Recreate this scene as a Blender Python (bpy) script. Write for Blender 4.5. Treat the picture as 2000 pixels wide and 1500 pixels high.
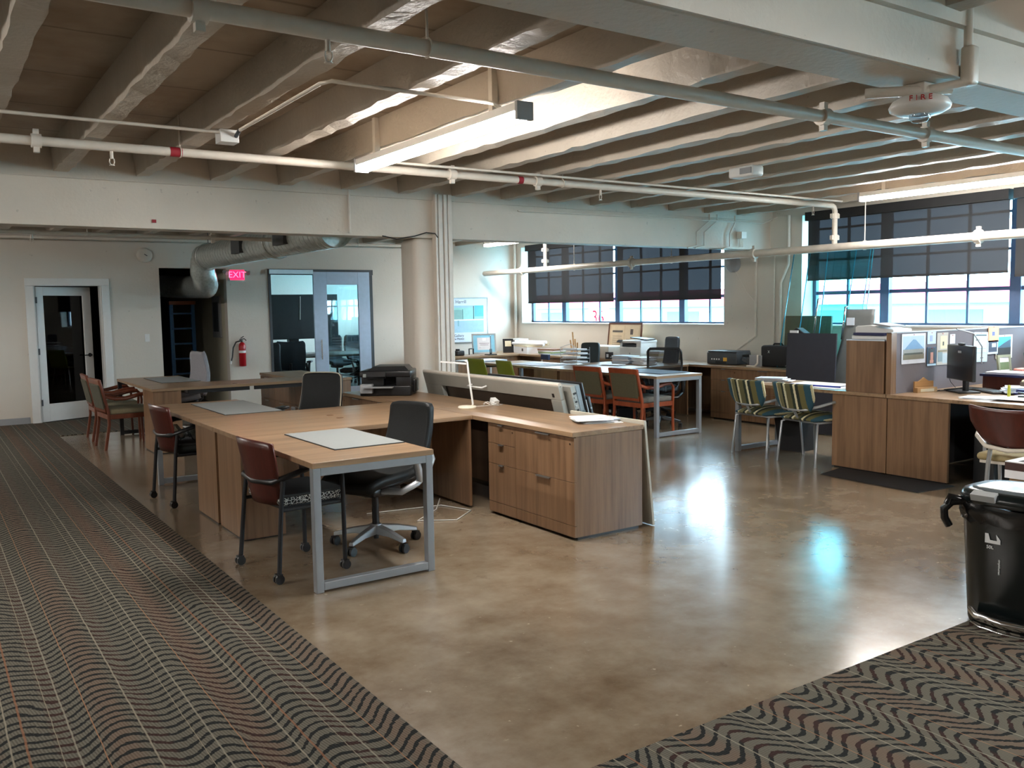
import bpy, bmesh, math, random
from mathutils import Vector, Matrix
random.seed(7)
PI = math.pi
SC = bpy.context.scene
COL = SC.collection
for o in list(bpy.data.objects): bpy.data.objects.remove(o)

# ------------------------------------------------------------------ camera, world, lights, exposure
yaw, pit, rol = math.radians(33.925), math.radians(4.925), math.radians(-.937)
F = Vector((math.sin(yaw)*math.cos(pit), math.cos(yaw)*math.cos(pit), -math.sin(pit)))
R = Vector((math.cos(yaw), -math.sin(yaw), 0)); U = R.cross(F)
c_, s_ = math.cos(rol), math.sin(rol)
R, U = c_*R + s_*U, -s_*R + c_*U
cam = bpy.data.objects.new('camera', bpy.data.cameras.new('camera')); COL.objects.link(cam)
cam.data.sensor_width = 36; cam.data.lens = 1723.4/2000*36; cam.data.clip_end = 300
cam.matrix_world = Matrix(((R.x, U.x, -F.x, 0), (R.y, U.y, -F.y, 0), (R.z, U.z, -F.z, 1.57), (0, 0, 0, 1)))
SC.camera = cam
SC.view_settings.view_transform = 'Standard'; SC.view_settings.look = 'None'
SC.view_settings.gamma = 1; SC.view_settings.use_curve_mapping = False
SC.view_settings.exposure = 1.08
SC.cycles.transparent_max_bounces = 32
wd = bpy.data.worlds.new('sky'); SC.world = wd; wd.use_nodes = True
bg = wd.node_tree.nodes['Background']; bg.inputs[0].default_value = (.56, .82, 1.0, 1); bg.inputs[1].default_value = 13.0
TUBE = 56.0
def portal(y0, y1, z0, z1):
    l = bpy.data.lights.new('window_portal', 'AREA'); l.shape = 'RECTANGLE'; l.size = y1-y0; l.size_y = z1-z0
    l.cycles.is_portal = True
    o = bpy.data.objects.new('window_portal', l); COL.objects.link(o)
    o.matrix_world = Matrix(((0, 0, 1, 10.3), (1, 0, 0, (y0+y1)/2), (0, 1, 0, (z0+z1)/2), (0, 0, 0, 1)))
#portal(9.04, 14.25, 1.28, 2.72); portal(2.5, 7.67, 1.28, 2.72); portal(-4, 1.2, 1.28, 2.72)

# ------------------------------------------------------------------ node helpers / materials
class NT:
    def __init__(s, name):
        s.m = bpy.data.materials.new(name); s.m.use_nodes = True
        s.t = s.m.node_tree; s.b = s.t.nodes['Principled BSDF']; s.out = s.t.nodes['Material Output']
    def n(s, typ, **k):
        nd = s.t.nodes.new(typ)
        for a, v in k.items(): setattr(nd, a, v)
        return nd
    def set(s, sock, v):
        if isinstance(v, bpy.types.NodeSocket): s.t.links.new(v, sock)
        else: sock.default_value = v
    def math(s, op, a, b=0.0, c=None):
        nd = s.n('ShaderNodeMath', operation=op); s.set(nd.inputs[0], a); s.set(nd.inputs[1], b)
        if c is not None: s.set(nd.inputs[2], c)
        return nd.outputs[0]
    def coord(s, scale=(1, 1, 1), kind='Object', rot=(0, 0, 0)):
        tc = s.n('ShaderNodeTexCoord'); mp = s.n('ShaderNodeMapping')
        mp.inputs['Scale'].default_value = scale; mp.inputs['Rotation'].default_value = rot
        s.t.links.new(tc.outputs[kind], mp.inputs[0]); return mp.outputs[0]
    def noise(s, vec, scale, detail=3, rough=.55):
        nd = s.n('ShaderNodeTexNoise'); s.set(nd.inputs['Vector'], vec); nd.inputs['Scale'].default_value = scale
        nd.inputs['Detail'].default_value = detail; nd.inputs['Roughness'].default_value = rough
        return nd.outputs[0]
    def ramp(s, fac, stops):
        nd = s.n('ShaderNodeValToRGB'); s.set(nd.inputs[0], fac); e = nd.color_ramp.elements
        while len(e) < len(stops): e.new(.5)
        for i, (p, c) in enumerate(stops):
            e[i].position = p; e[i].color = c if len(c) == 4 else (*c, 1)
        return nd.outputs[0]
    def mix(s, f, a, b, typ='MIX'):
        nd = s.n('ShaderNodeMix', data_type='RGBA', blend_type=typ)
        s.set(nd.inputs[0], f); s.set(nd.inputs[6], a if not isinstance(a, tuple) else (*a[:3], 1)); s.set(nd.inputs[7], b if not isinstance(b, tuple) else (*b[:3], 1))
        return nd.outputs[2]
    def bump(s, h, strength, dist=.01):
        nd = s.n('ShaderNodeBump'); s.set(nd.inputs['Height'], h); nd.inputs['Strength'].default_value = strength
        nd.inputs['Distance'].default_value = dist; s.t.links.new(nd.outputs[0], s.b.inputs['Normal'])
def lin(c):
    return tuple((v/255/12.92 if v/255 <= .04045 else ((v/255+.055)/1.055)**2.4) for v in c)
_mc = {}
def mat(name, rgb, rough=.5, metal=0, spec=.5, var=.06, nscale=14, bump=0.0, emit=None, es=0):
    if name in _mc: return _mc[name]
    t = NT(name); c = lin(rgb); v = t.coord()
    n = t.noise(v, nscale, 3)
    t.set(t.b.inputs['Base Color'], t.ramp(n, [(.25, tuple(x*(1-var) for x in c)), (.75, tuple(min(1, x*(1+var)) for x in c))]))
    t.b.inputs['Roughness'].default_value = rough; t.b.inputs['Metallic'].default_value = metal
    t.b.inputs['Specular IOR Level'].default_value = spec
    if bump: t.bump(t.noise(v, nscale*4, 3), bump, .004)
    if emit:
        t.b.inputs['Emission Color'].default_value = (*lin(emit), 1); t.b.inputs['Emission Strength'].default_value = es
    _mc[name] = t.m; return t.m
def wood(name, axis, a=(164, 135, 104), b=(122, 96, 72), rough=.33, sc=1.0):
    t = NT(name); s = [26*sc]*3; s['xyz'.index(axis)] = 1.4*sc
    v = t.coord(tuple(s)); n1 = t.noise(v, 1.0, 4, .6)
    s2 = [7.0*sc]*3; s2['xyz'.index(axis)] = .35*sc
    n2 = t.noise(t.coord(tuple(s2)), 1.0, 2)
    s3 = [160.0]*3; s3['xyz'.index(axis)] = 5.0
    n3 = t.noise(t.coord(tuple(s3)), 1.0, 2)
    f = t.math('ADD', t.math('MULTIPLY', n1, .5), t.math('ADD', t.math('MULTIPLY', n2, .35), t.math('MULTIPLY', n3, .15)))
    A, B = lin(a), lin(b)
    t.set(t.b.inputs['Base Color'], t.ramp(f, [(.36, B), (.48, tuple((x+y)/2 for x, y in zip(A, B))), (.62, A)]))
    t.b.inputs['Roughness'].default_value = rough; t.bump(n3, .08, .002)
    return t.m
WX, WY, WZ = wood('laminate_grain_x', 'x'), wood('laminate_grain_y', 'y'), wood('laminate_grain_z', 'z', (144, 112, 84), (106, 79, 57))
CHERRY = wood('cherry_wood', 'z', (158, 78, 44), (128, 56, 30), .35)
CHERRYD = wood('dark_cherry_ply', 'z', (84, 36, 28), (62, 26, 21), .3)
OAK = wood('light_oak', 'x', (190, 150, 100), (160, 120, 74), .5)
def paint(name, rgb, rough=.6, bs=.25, dirt=.12):
    t = NT(name); v = t.coord(); c = lin(rgb)
    n = t.noise(v, 1.1, 5, .6); n2 = t.noise(v, 30, 4)
    spots = t.math('GREATER_THAN', t.noise(v, 17, 2), .74)
    base = t.ramp(n, [(.3, tuple(x*(1-dirt) for x in c)), (.7, c)])
    base = t.mix(t.math('MULTIPLY', spots, .35), base, tuple(x*.45 for x in c))
    t.set(t.b.inputs['Base Color'], base); t.b.inputs['Roughness'].default_value = rough
    t.bump(t.math('ADD', n2, t.math('MULTIPLY', n, .5)), bs, .01)
    return t.m
WALL = paint('white_wall_paint', (214, 206, 194), .55, .2, .06)
BEAMP = paint('white_beam_paint', (216, 206, 192), .5, .3, .12)
def slabpaint():
    t = NT('ceiling_slab_paint'); v = t.coord(); sp = t.n('ShaderNodeSeparateXYZ'); t.t.links.new(v, sp.inputs[0])
    yw = t.math('ADD', sp.outputs[1], t.math('MULTIPLY', t.noise(v, 3, 3), .05))
    seam = t.math('LESS_THAN', t.math('PINGPONG', t.math('ADD', yw, 20.3), .45), .012)
    base = t.ramp(t.noise(v, 1.6, 4), [(.35, lin((146, 126, 104))), (.6, lin((172, 158, 140)))])
    t.set(t.b.inputs['Base Color'], t.mix(t.math('MULTIPLY', seam, .5), base, lin((84, 72, 60)))); t.b.inputs['Roughness'].default_value = .6
    t.bump(t.math('SUBTRACT', t.math('MULTIPLY', t.noise(v, 24, 4), .6), seam), .35, .012); return t.m
CEILP = slabpaint()
JOISTP = paint('joist_paint', (190, 178, 162), .45, .6, .2)
PIPEP = mat('white_pipe_paint', (214, 206, 194), .35, var=.05, bump=.1)
WPLAS = mat('white_plastic', (225, 225, 222), .35, var=.02)
GPLAS = mat('grey_plastic', (150, 152, 154), .4, var=.03)
BPLAS = mat('black_plastic', (24, 25, 27), .35, var=.1)
BMATTE = mat('matte_black', (30, 30, 32), .75, var=.1)
LEATHER = mat('black_leather', (19, 22, 23), .5, spec=.3, var=.15, nscale=40, bump=.25)
SILVER = mat('silver_paint', (170, 174, 178), .35, .6, var=.04)
FRAMEG = mat('grey_frame_metal', (150, 155, 160), .4, .35, var=.04)
ALU = mat('brushed_aluminium', (178, 178, 176), .3, .85, var=.05)
CHROME = mat('chrome', (215, 215, 215), .12, 1)
DARKG = mat('dark_grey_plastic', (58, 62, 66), .45, var=.05)
PADG = mat('desk_pad_felt', (136, 140, 139), .8, var=.04, nscale=200, bump=.1)
PADE = mat('desk_pad_edge', (26, 27, 28), .6)
PAPER = mat('white_paper', (232, 233, 235), .7, var=.03)
PAPERB = mat('bluish_paper', (205, 218, 232), .7, var=.04)
CREAM = mat('cream_card', (214, 200, 170), .7)
CARD = mat('cardboard', (172, 142, 108), .8, var=.08)
OLIVE = mat('olive_fabric', (94, 88, 66), .9, var=.1, nscale=60, bump=.2)
SEATB = mat('beige_fabric', (150, 144, 118), .9, var=.08, nscale=60, bump=.2)
SEATG = mat('grey_fabric_seat', (118, 118, 112), .9, var=.08, nscale=60, bump=.2)
GREYF = mat('light_grey_fabric', (150, 150, 156), .85, var=.05, nscale=60, bump=.2)
GREENP = mat('green_plastic', (134, 146, 44), .4, var=.05)
REDP = mat('red_paint', (176, 24, 34), .3, var=.04)
REDT = mat('red_tape', (150, 30, 44), .6)
GALV = None
t = NT('galvanised_duct'); v = t.coord(); n = t.noise(v, 5, 3); w = t.n('ShaderNodeTexVoronoi'); w.inputs['Scale'].default_value = 30
t.set(w.inputs['Vector'], v); t.set(t.b.inputs['Base Color'], t.mix(w.outputs['Distance'], (.50, .55, .52), (.74, .78, .75)))
t.b.inputs['Metallic'].default_value = .6; t.b.inputs['Roughness'].default_value = .3; GALV = t.m
def glassmat(name, tint, refl=.08, extra=0.0):
    t = NT(name); tr = t.n('ShaderNodeBsdfTransparent'); gl = t.n('ShaderNodeBsdfGlossy'); mx = t.n('ShaderNodeMixShader')
    lw = t.n('ShaderNodeLayerWeight'); lw.inputs[0].default_value = .5
    sch = t.math('MULTIPLY_ADD', t.math('POWER', lw.outputs['Facing'], 5.0), .9, refl)
    tr.inputs[0].default_value = (*tint, 1); gl.inputs['Roughness'].default_value = .02
    t.set(mx.inputs[0], sch); t.t.links.new(tr.outputs[0], mx.inputs[1]); t.t.links.new(gl.outputs[0], mx.inputs[2])
    t.t.links.new(mx.outputs[0], t.out.inputs[0]); return t.m
GLASS = glassmat('window_glass', (.97, 1, 1), .04)
GLASSD = glassmat('door_glass', (.80, .93, .95), .08)
GLASSG = glassmat('green_glass_sheet', (.66, .93, .95), .05)
def shade_mat():
    t = NT('roller_shade_mesh'); tr = t.n('ShaderNodeBsdfTransparent'); mx = t.n('ShaderNodeMixShader')
    tr.inputs[0].default_value = (.0050, .0056, .0066, 1); mx.inputs[0].default_value = .5
    t.b.inputs['Base Color'].default_value = (.064, .068, .074, 1); t.b.inputs['Roughness'].default_value = .8
    t.t.links.new(tr.outputs[0], mx.inputs[1]); t.t.links.new(t.b.outputs[0], mx.inputs[2]); t.t.links.new(mx.outputs[0], t.out.inputs[0]); return t.m
SHADE = shade_mat()
def meshfab():
    t = NT('black_mesh_fabric'); tr = t.n('ShaderNodeBsdfTransparent'); mx = t.n('ShaderNodeMixShader')
    mx.inputs[0].default_value = .5; t.b.inputs['Base Color'].default_value = (.01, .01, .012, 1)
    t.t.links.new(tr.outputs[0], mx.inputs[1]); t.t.links.new(t.b.outputs[0], mx.inputs[2]); t.t.links.new(mx.outputs[0], t.out.inputs[0]); return t.m
MESHF = meshfab()
def tubemat(k):
    t = NT('fluorescent_diffuser'); e = t.n('ShaderNodeEmission'); e.inputs[0].default_value = (1, .95, .90, 1); e.inputs[1].default_value = k
    t.t.links.new(e.outputs[0], t.out.inputs[0]); return t.m
TUBEM = tubemat(TUBE)
def concrete():
    t = NT('polished_concrete'); v = t.coord()
    n1 = t.noise(v, .55, 5, .6); n2 = t.noise(v, 3.2, 6, .65); n3 = t.noise(t.coord((1, 2.6, 1), rot=(0, 0, .6)), 7, 5, .7)
    f = t.math('ADD', t.math('MULTIPLY', n1, .5), t.math('MULTIPLY', n2, .5))
    col = t.ramp(f, [(.34, lin((100, 82, 62))), (.46, lin((124, 108, 88))), (.56, lin((138, 124, 105))), (.68, lin((152, 139, 121)))])
    sc = t.ramp(n3, [(.66, (0, 0, 0)), (.72, (1, 1, 1))])
    sp = t.ramp(t.noise(v, 22, 3), [(.70, (0, 0, 0)), (.74, (1, 1, 1))])
    col = t.mix(t.math('MULTIPLY', sc, .3), col, lin((186, 172, 146))); col = t.mix(t.math('MULTIPLY', sp, .45), col, lin((190, 176, 150)))
    dk = t.ramp(t.noise(v, 5.5, 6, .7), [(.28, (1, 1, 1)), (.36, (0, 0, 0))])
    col = t.mix(t.math('MULTIPLY', dk, .35), col, lin((78, 60, 44)))
    t.set(t.b.inputs['Base Color'], col)
    t.set(t.b.inputs['Roughness'], t.ramp(f, [(.3, (.14,)*3), (.7, (.25,)*3)]))
    t.b.inputs['Specular IOR Level'].default_value = .75; t.b.inputs['Coat Weight'].default_value = .22; t.b.inputs['Coat Roughness'].default_value = .2
    t.bump(t.math('ADD', n2, t.math('MULTIPLY', n1, 3)), .16, .006); return t.m
def carpet():
    t = NT('wave_carpet'); tc = t.n('ShaderNodeTexCoord'); sp = t.n('ShaderNodeSeparateXYZ'); t.t.links.new(tc.outputs['Object'], sp.inputs[0])
    x, y = sp.outputs[0], sp.outputs[1]; v = tc.outputs['Object']
    wob = t.math('MULTIPLY', t.math('SUBTRACT', t.noise(v, 2.2, 2), .5), .16)
    a1 = t.math('MULTIPLY', t.math('SINE', t.math('MULTIPLY', t.math('ADD', x, t.math('MULTIPLY', wob, .4)), 2*PI/.31)), .056)
    a2 = t.math('MULTIPLY', t.math('SINE', t.math('MULTIPLY', x, 2*PI/.83)), .035)
    yy = t.math('ADD', t.math('ADD', y, wob), t.math('ADD', a1, a2))
    w = t.math('SINE', t.math('MULTIPLY', yy, 2*PI/.064))
    br = t.noise(t.coord((26, 70, 1)), 1.0, 2)
    dash = t.ramp(t.math('ADD', w, t.math('MULTIPLY', t.math('SUBTRACT', br, .5), 2.4)), [(.38, (0, 0, 0)), (.52, (1, 1, 1))])
    fine = t.math('SINE', t.math('MULTIPLY', t.math('ADD', x, t.math('MULTIPLY', y, .15)), 2*PI/.011))
    base = t.mix(t.math('MULTIPLY_ADD', fine, .5, .5), lin((82, 79, 70)), lin((102, 98, 87)))
    rust = t.ramp(t.math('SINE', t.math('MULTIPLY', x, 2*PI/.43)), [(.55, (0, 0, 0)), (.95, (1, 1, 1))])
    base = t.mix(t.math('MULTIPLY', rust, .22), base, lin((122, 78, 56)))
    dcol = t.mix(t.ramp(t.math('SINE', t.math('MULTIPLY', x, 2*PI/.29)), [(.6, (0, 0, 0)), (.9, (1, 1, 1))]), lin((34, 35, 34)), lin((54, 38, 34)))
    colr = t.mix(dash, base, dcol)
    for per, off, wd_, cc, k in ((.43, .02, .006, (138, 130, 114), .75), (.43, .17, .004, (146, 108, 80), .8), (.43, .25, .006, (140, 133, 118), .65), (.43, .30, .003, (150, 140, 120), .6), (.86, .40, .008, (130, 90, 66), .7)):
        m = t.math('PINGPONG', t.math('ADD', t.math('ADD', x, off+20), t.math('MULTIPLY', t.math('SUBTRACT', t.noise(v, 9, 1), .5), .006)), per/2)
        ln = t.math('LESS_THAN', m, wd_/2)
        colr = t.mix(t.math('MULTIPLY', ln, k), colr, lin(cc))
    t.set(t.b.inputs['Base Color'], colr); t.b.inputs['Roughness'].default_value = .95; t.b.inputs['Specular IOR Level'].default_value = .1
    t.bump(t.math('ADD', t.noise(v, 260, 2), t.math('MULTIPLY', fine, .3)), .35, .004); return t.m
def stripes():
    t = NT('striped_upholstery'); tc = t.n('ShaderNodeTexCoord'); sp = t.n('ShaderNodeSeparateXYZ'); t.t.links.new(tc.outputs['Object'], sp.inputs[0])
    v = tc.outputs['Object']; y = t.math('ADD', sp.outputs[0], t.math('MULTIPLY', t.math('SUBTRACT', t.noise(v, 60, 2), .5), .012))
    m = t.math('FRACT', t.math('MULTIPLY', t.math('ADD', y, 5.08), 1/.42))
    nd = t.n('ShaderNodeValToRGB'); nd.color_ramp.interpolation = 'CONSTANT'; t.set(nd.inputs[0], m)
    st = [(0, (96, 92, 60)), (.16, (40, 52, 40)), (.24, (214, 206, 170)), (.30, (36, 44, 36)), (.38, (104, 98, 58)), (.52, (40, 78, 92)), (.68, (198, 190, 150)), (.72, (112, 108, 74)), (.86, (30, 40, 32)), (.93, (206, 200, 166))]
    e = nd.color_ramp.elements
    while len(e) < len(st): e.new(.5)
    for i, (p, c) in enumerate(st): e[i].position = p; e[i].color = (*lin(c), 1)
    t.set(t.b.inputs['Base Color'], nd.outputs[0]); t.b.inputs['Roughness'].default_value = .85; t.bump(t.noise(v, 300, 2), .2, .002); return t.m
def patt():
    t = NT('black_white_lattice_fabric'); v = t.coord((1, 1, 1)); w = t.n('ShaderNodeTexBrick'); t.set(w.inputs['Vector'], t.coord((24, 24, 24)))
    vo = t.n('ShaderNodeTexVoronoi', feature='DISTANCE_TO_EDGE'); vo.inputs['Scale'].default_value = 55; t.set(vo.inputs['Vector'], v)
    t.set(t.b.inputs['Base Color'], t.ramp(vo.outputs['Distance'], [(.05, lin((190, 188, 180))), (.09, lin((26, 27, 28)))])); t.b.inputs['Roughness'].default_value = .9; return t.m
FLOORM, CARPETM, STRIPE, LATT = concrete(), carpet(), stripes(), patt()

# ------------------------------------------------------------------ mesh helpers
OFF = {}
class MB:
    def __init__(s): s.v, s.f, s.sm = [], [], []
    def add(s, vs, fs, sm=False):
        k = len(s.v); s.v += [tuple(p) for p in vs]; s.f += [tuple(i+k for i in f) for f in fs]; s.sm += [sm]*len(fs); return s
    def box(s, x0, x1, y0, y1, z0, z1):
        if x0 > x1: x0, x1 = x1, x0
        if y0 > y1: y0, y1 = y1, y0
        if z0 > z1: z0, z1 = z1, z0
        return s.add([(x0, y0, z0), (x1, y0, z0), (x1, y1, z0), (x0, y1, z0), (x0, y0, z1), (x1, y0, z1), (x1, y1, z1), (x0, y1, z1)],
                     [(0, 3, 2, 1), (4, 5, 6, 7), (0, 1, 5, 4), (1, 2, 6, 5), (2, 3, 7, 6), (3, 0, 4, 7)])
    def cb(s, c, d, rz=0, rx=0, ry=0):      # centred box, rotated
        m = Matrix.Translation(c) @ Matrix.Rotation(rz, 4, 'Z') @ Matrix.Rotation(ry, 4, 'Y') @ Matrix.Rotation(rx, 4, 'X')
        b = MB().box(-d[0]/2, d[0]/2, -d[1]/2, d[1]/2, -d[2]/2, d[2]/2)
        return s.add([m @ Vector(p) for p in b.v], b.f)
    def cyl(s, p0, p1, r, r1=None, n=12, cap=True):
        p0, p1 = Vector(p0), Vector(p1); r1 = r if r1 is None else r1
        d = (p1-p0).normalized(); a = d.orthogonal().normalized(); b = d.cross(a)
        ring = lambda p, q: [p + (a*math.cos(2*PI*i/n) + b*math.sin(2*PI*i/n))*q for i in range(n)]
        A, B = ring(p0, r), ring(p1, r1)
        s.add(A+B, [(i, (i+1) % n, n+(i+1) % n, n+i) for i in range(n)], True)
        if cap: s.add(A, [tuple(range(n-1, -1, -1))]); s.add(B, [tuple(range(n))])
        return s
    def tube(s, pts, r, n=8, closed=False, flat=1.0):
        pts = [Vector(p) for p in pts]; N = len(pts); vs = []; up = None
        for i, p in enumerate(pts):
            a = pts[i-1] if (i or closed) else p; b = pts[(i+1) % N] if (i < N-1 or closed) else p
            d = (b-a).normalized()
            if up is None: up = d.orthogonal().normalized()
            up = (up - d*up.dot(d)).normalized(); w = d.cross(up)
            vs += [p + (up*math.cos(2*PI*k/n) + w*flat*math.sin(2*PI*k/n))*r for k in range(n)]
        fs = []
        for i in range(N if closed else N-1):
            j = (i+1) % N
            fs += [(i*n+k, i*n+(k+1) % n, j*n+(k+1) % n, j*n+k) for k in range(n)]
        s.add(vs, fs, True)
        if not closed: s.add(vs[:n], [tuple(range(n-1, -1, -1))]); s.add(vs[-n:], [tuple(range(n))])
        return s
    def prism(s, pts, lo, hi, axis='z'):
        n = len(pts); f = {'z': lambda a, b, c: (a, b, c), 'y': lambda a, b, c: (a, c, b), 'x': lambda a, b, c: (c, a, b)}[axis]
        A = [f(a, b, lo) for a, b in pts]; B = [f(a, b, hi) for a, b in pts]
        return s.add(A+B, [(i, (i+1) % n, n+(i+1) % n, n+i) for i in range(n)] + [tuple(range(n-1, -1, -1)), tuple(range(n, 2*n))])
    def lathe(s, prof, c=(0, 0, 0), n=20, axis='z'):
        vs = []
        for r, h in prof:
            for k in range(n):
                a = 2*PI*k/n; p = (r*math.cos(a), r*math.sin(a), h)
                if axis == 'y': p = (p[0], h, p[1])
                if axis == 'x': p = (h, p[0], p[1])
                vs.append((p[0]+c[0], p[1]+c[1], p[2]+c[2]))
        fs = [(i*n+k, i*n+(k+1) % n, (i+1)*n+(k+1) % n, (i+1)*n+k) for i in range(len(prof)-1) for k in range(n)]
        s.add(vs, fs, True)
        if prof[0][0] > 1e-4: s.add(vs[:n], [tuple(range(n))])
        if prof[-1][0] > 1e-4: s.add(vs[-n:], [tuple(range(n))])
        return s
    def shell(s, fn, nu, nv, th):
        P = [[Vector(fn(i/nu, j/nv)) for j in range(nv+1)] for i in range(nu+1)]
        def nrm(i, j):
            a = P[min(i+1, nu)][j]-P[max(i-1, 0)][j]; b = P[i][min(j+1, nv)]-P[i][max(j-1, 0)]
            q = a.cross(b); return q.normalized() if q.length > 1e-9 else Vector((0, 0, 1))
        A = [P[i][j] for i in range(nu+1) for j in range(nv+1)]; B = [P[i][j]+nrm(i, j)*th for i in range(nu+1) for j in range(nv+1)]
        m = nv+1; K = len(A); fs = []
        for i in range(nu):
            for j in range(nv):
                q = (i*m+j, i*m+j+1, (i+1)*m+j+1, (i+1)*m+j); fs += [q, tuple(K+k for k in reversed(q))]
        bd = [i*m for i in range(nu+1)] + [nu*m+j for j in range(1, m)] + [i*m+nv for i in range(nu-1, -1, -1)] + [j for j in range(nv-1, 0, -1)]
        for k in range(len(bd)):
            a, b = bd[k], bd[(k+1) % len(bd)]; fs.append((a, b, K+b, K+a))
        return s.add(A+B, fs, True)
    def rbox(s, x0, x1, y0, y1, z0, z1, r, seg=3):
        bm = bmesh.new(); bmesh.ops.create_cube(bm, size=1)
        for v in bm.verts: v.co = Vector(((x0+x1)/2+v.co.x*(x1-x0), (y0+y1)/2+v.co.y*(y1-y0), (z0+z1)/2+v.co.z*(z1-z0)))
        bmesh.ops.bevel(bm, geom=bm.edges[:], offset=r, segments=seg, affect='EDGES', profile=.5)
        bm.verts.index_update(); s.add([v.co for v in bm.verts], [[v.index for v in f.verts] for f in bm.faces], True); bm.free(); return s
    def xf(s, m):
        s.v = [tuple(m @ Vector(p)) for p in s.v]; return s
    def build(s, name, m, parent=None, bevel=0):
        off = OFF.get(parent.name, (0, 0, 0)) if parent else (0, 0, 0)
        me = bpy.data.meshes.new(name); me.from_pydata([(p[0]-off[0], p[1]-off[1], p[2]-off[2]) for p in s.v], [], s.f)
        bm = bmesh.new(); bm.from_mesh(me); bmesh.ops.recalc_face_normals(bm, faces=bm.faces[:]); bm.to_mesh(me); bm.free()
        me.polygons.foreach_set('use_smooth', s.sm[:len(me.polygons)]); me.materials.append(m); me.update()
        o = bpy.data.objects.new(name, me); COL.objects.link(o)
        if parent: o.parent = parent; OFF[o.name] = off
        if bevel:
            b = o.modifiers.new('bevel', 'BEVEL'); b.width = bevel; b.segments = 2; b.limit_method = 'ANGLE'
        return o
def tag(o, label, cat, group=None):
    o['label'] = label; o['category'] = cat
    if group: o['group'] = group
    return o
def thing(name, label, cat, loc=(0, 0, 0), rz=0, group=None, world=False):
    o = bpy.data.objects.new(name, None); COL.objects.link(o); o.location = loc; o.rotation_euler = (0, 0, rz); o.empty_display_size = .1
    if world: OFF[o.name] = tuple(loc)
    return tag(o, label, cat, group)
def struct(o): o['kind'] = 'structure'; return o
def sthing(name, loc):
    o = bpy.data.objects.new(name, None); COL.objects.link(o); o.location = loc; OFF[o.name] = tuple(loc); return struct(o)
def dup(root, loc, rz, label, group=None):
    def cp(o, par):
        c = o.copy(); COL.objects.link(c)
        if par: c.parent = par; c.matrix_parent_inverse = o.matrix_parent_inverse.copy()
        for ch in [q for q in bpy.data.objects if q.parent == o]: cp(ch, c)
        return c
    r = cp(root, None); r.location = loc; r.rotation_euler = (0, 0, rz); r['label'] = label
    if group: r['group'] = group
    return r
FX = Matrix(((0, 0, -1), (-1, 0, 0), (0, 1, 0))); FY = Matrix(((1, 0, 0), (0, 0, -1), (0, 1, 0)))
FZ = Matrix(((1, 0, 0), (0, 1, 0), (0, 0, 1)))
def text(name, s, size, m, parent, loc, face='x', ext=.001, rot=0):
    cu = bpy.data.curves.new('t', 'FONT'); cu.body = s; cu.size = size; cu.extrude = ext; cu.align_x = 'CENTER'; cu.align_y = 'CENTER'
    o = bpy.data.objects.new('t', cu); COL.objects.link(o); bpy.context.view_layer.update()
    me = bpy.data.meshes.new_from_object(o.evaluated_get(bpy.context.evaluated_depsgraph_get()))
    bpy.data.objects.remove(o); me.name = name
    off = Vector(OFF.get(parent.name, (0, 0, 0))); B = {'x': FX, 'y': FY, 'z': FZ}[face] if isinstance(face, str) else face
    me.transform(Matrix.Translation(Vector(loc)-off) @ B.to_4x4() @ Matrix.Rotation(rot, 4, 'Z')); me.materials.clear(); me.materials.append(m)
    o = bpy.data.objects.new(name, me); COL.objects.link(o); o.parent = parent; OFF[o.name] = tuple(off); return o

# ------------------------------------------------------------------ SETTING
XW, YB = 9.85, 14.5
struct(MB().box(-5, XW+.35, -5, YB, -.2, 0).build('floor', FLOORM))
cp = struct(MB().box(-5, 1.455, -5, 12.77, .0005, .008).box(1.455, XW, -5, 2.25, .0005, .008).box(-5, XW, 12.77, YB, .0005, .008).build('floor_carpet', CARPETM))
ceil = struct(MB().box(-5, XW+.35, -5, YB+6.3, 2.96, 3.1).build('ceiling', CEILP))
for k in range(-8, 15):
    xr = .50+.625*k
    for (ya, yb) in ((2.38, 8.2), (8.45, YB), (-5, 2.1)):
        if ya == -5 and k % 1: continue
        pts = [(xr-.11, 2.75), (xr, 2.75), (xr+.02, 2.97), (xr-.13, 2.97)]
        if xr > -4.5:
            m = MB(); ns = 48 if ya == 2.38 else 10; yy = [ya+(yb-ya)*i/ns for i in range(ns+1)]; rnd = random.Random(k*7+int(ya*3))
            vs = []
            for y in yy:
                j = rnd.uniform(-.008, .008); q = rnd.uniform(-.008, .008)
                vs += [(xr-.11+j, y, 2.75+q), (xr+q, y, 2.75+j*.7), (xr+.02, y, 2.97), (xr-.13, y, 2.97)]
            fs = [(i*4+a, i*4+(a+1) % 4, (i+1)*4+(a+1) % 4, (i+1)*4+a) for i in range(ns) for a in range(4)] + [(0, 1, 2, 3), (ns*4, ns*4+3, ns*4+2, ns*4+1)]
            m.add(vs, fs).build('joist', JOISTP, ceil)
def beam(y0, y1, zb):
    m = MB().prism([(y0, zb+.02), (y0+.02, zb), (y1-.02, zb), (y1, zb+.02), (y1, 2.97), (y0, 2.97)], -5, XW, 'x')
    m.box(-5, XW, y0-.035, y0, 2.70, 2.97)
    return m.build('beam', BEAMP, ceil)
beam(2.09, 2.38, 2.50)
bf = beam(8.2, 8.45, 2.31)
# board-form line proud of the near and far beam faces
MB().box(-5, XW, 2.078, 2.092, 2.50, 2.545).build('beam_lip', BEAMP, ceil)
MB().box(-5, XW, 8.19, 8.202, 2.31, 2.35).build('beam_lip', BEAMP, ceil)
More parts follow.
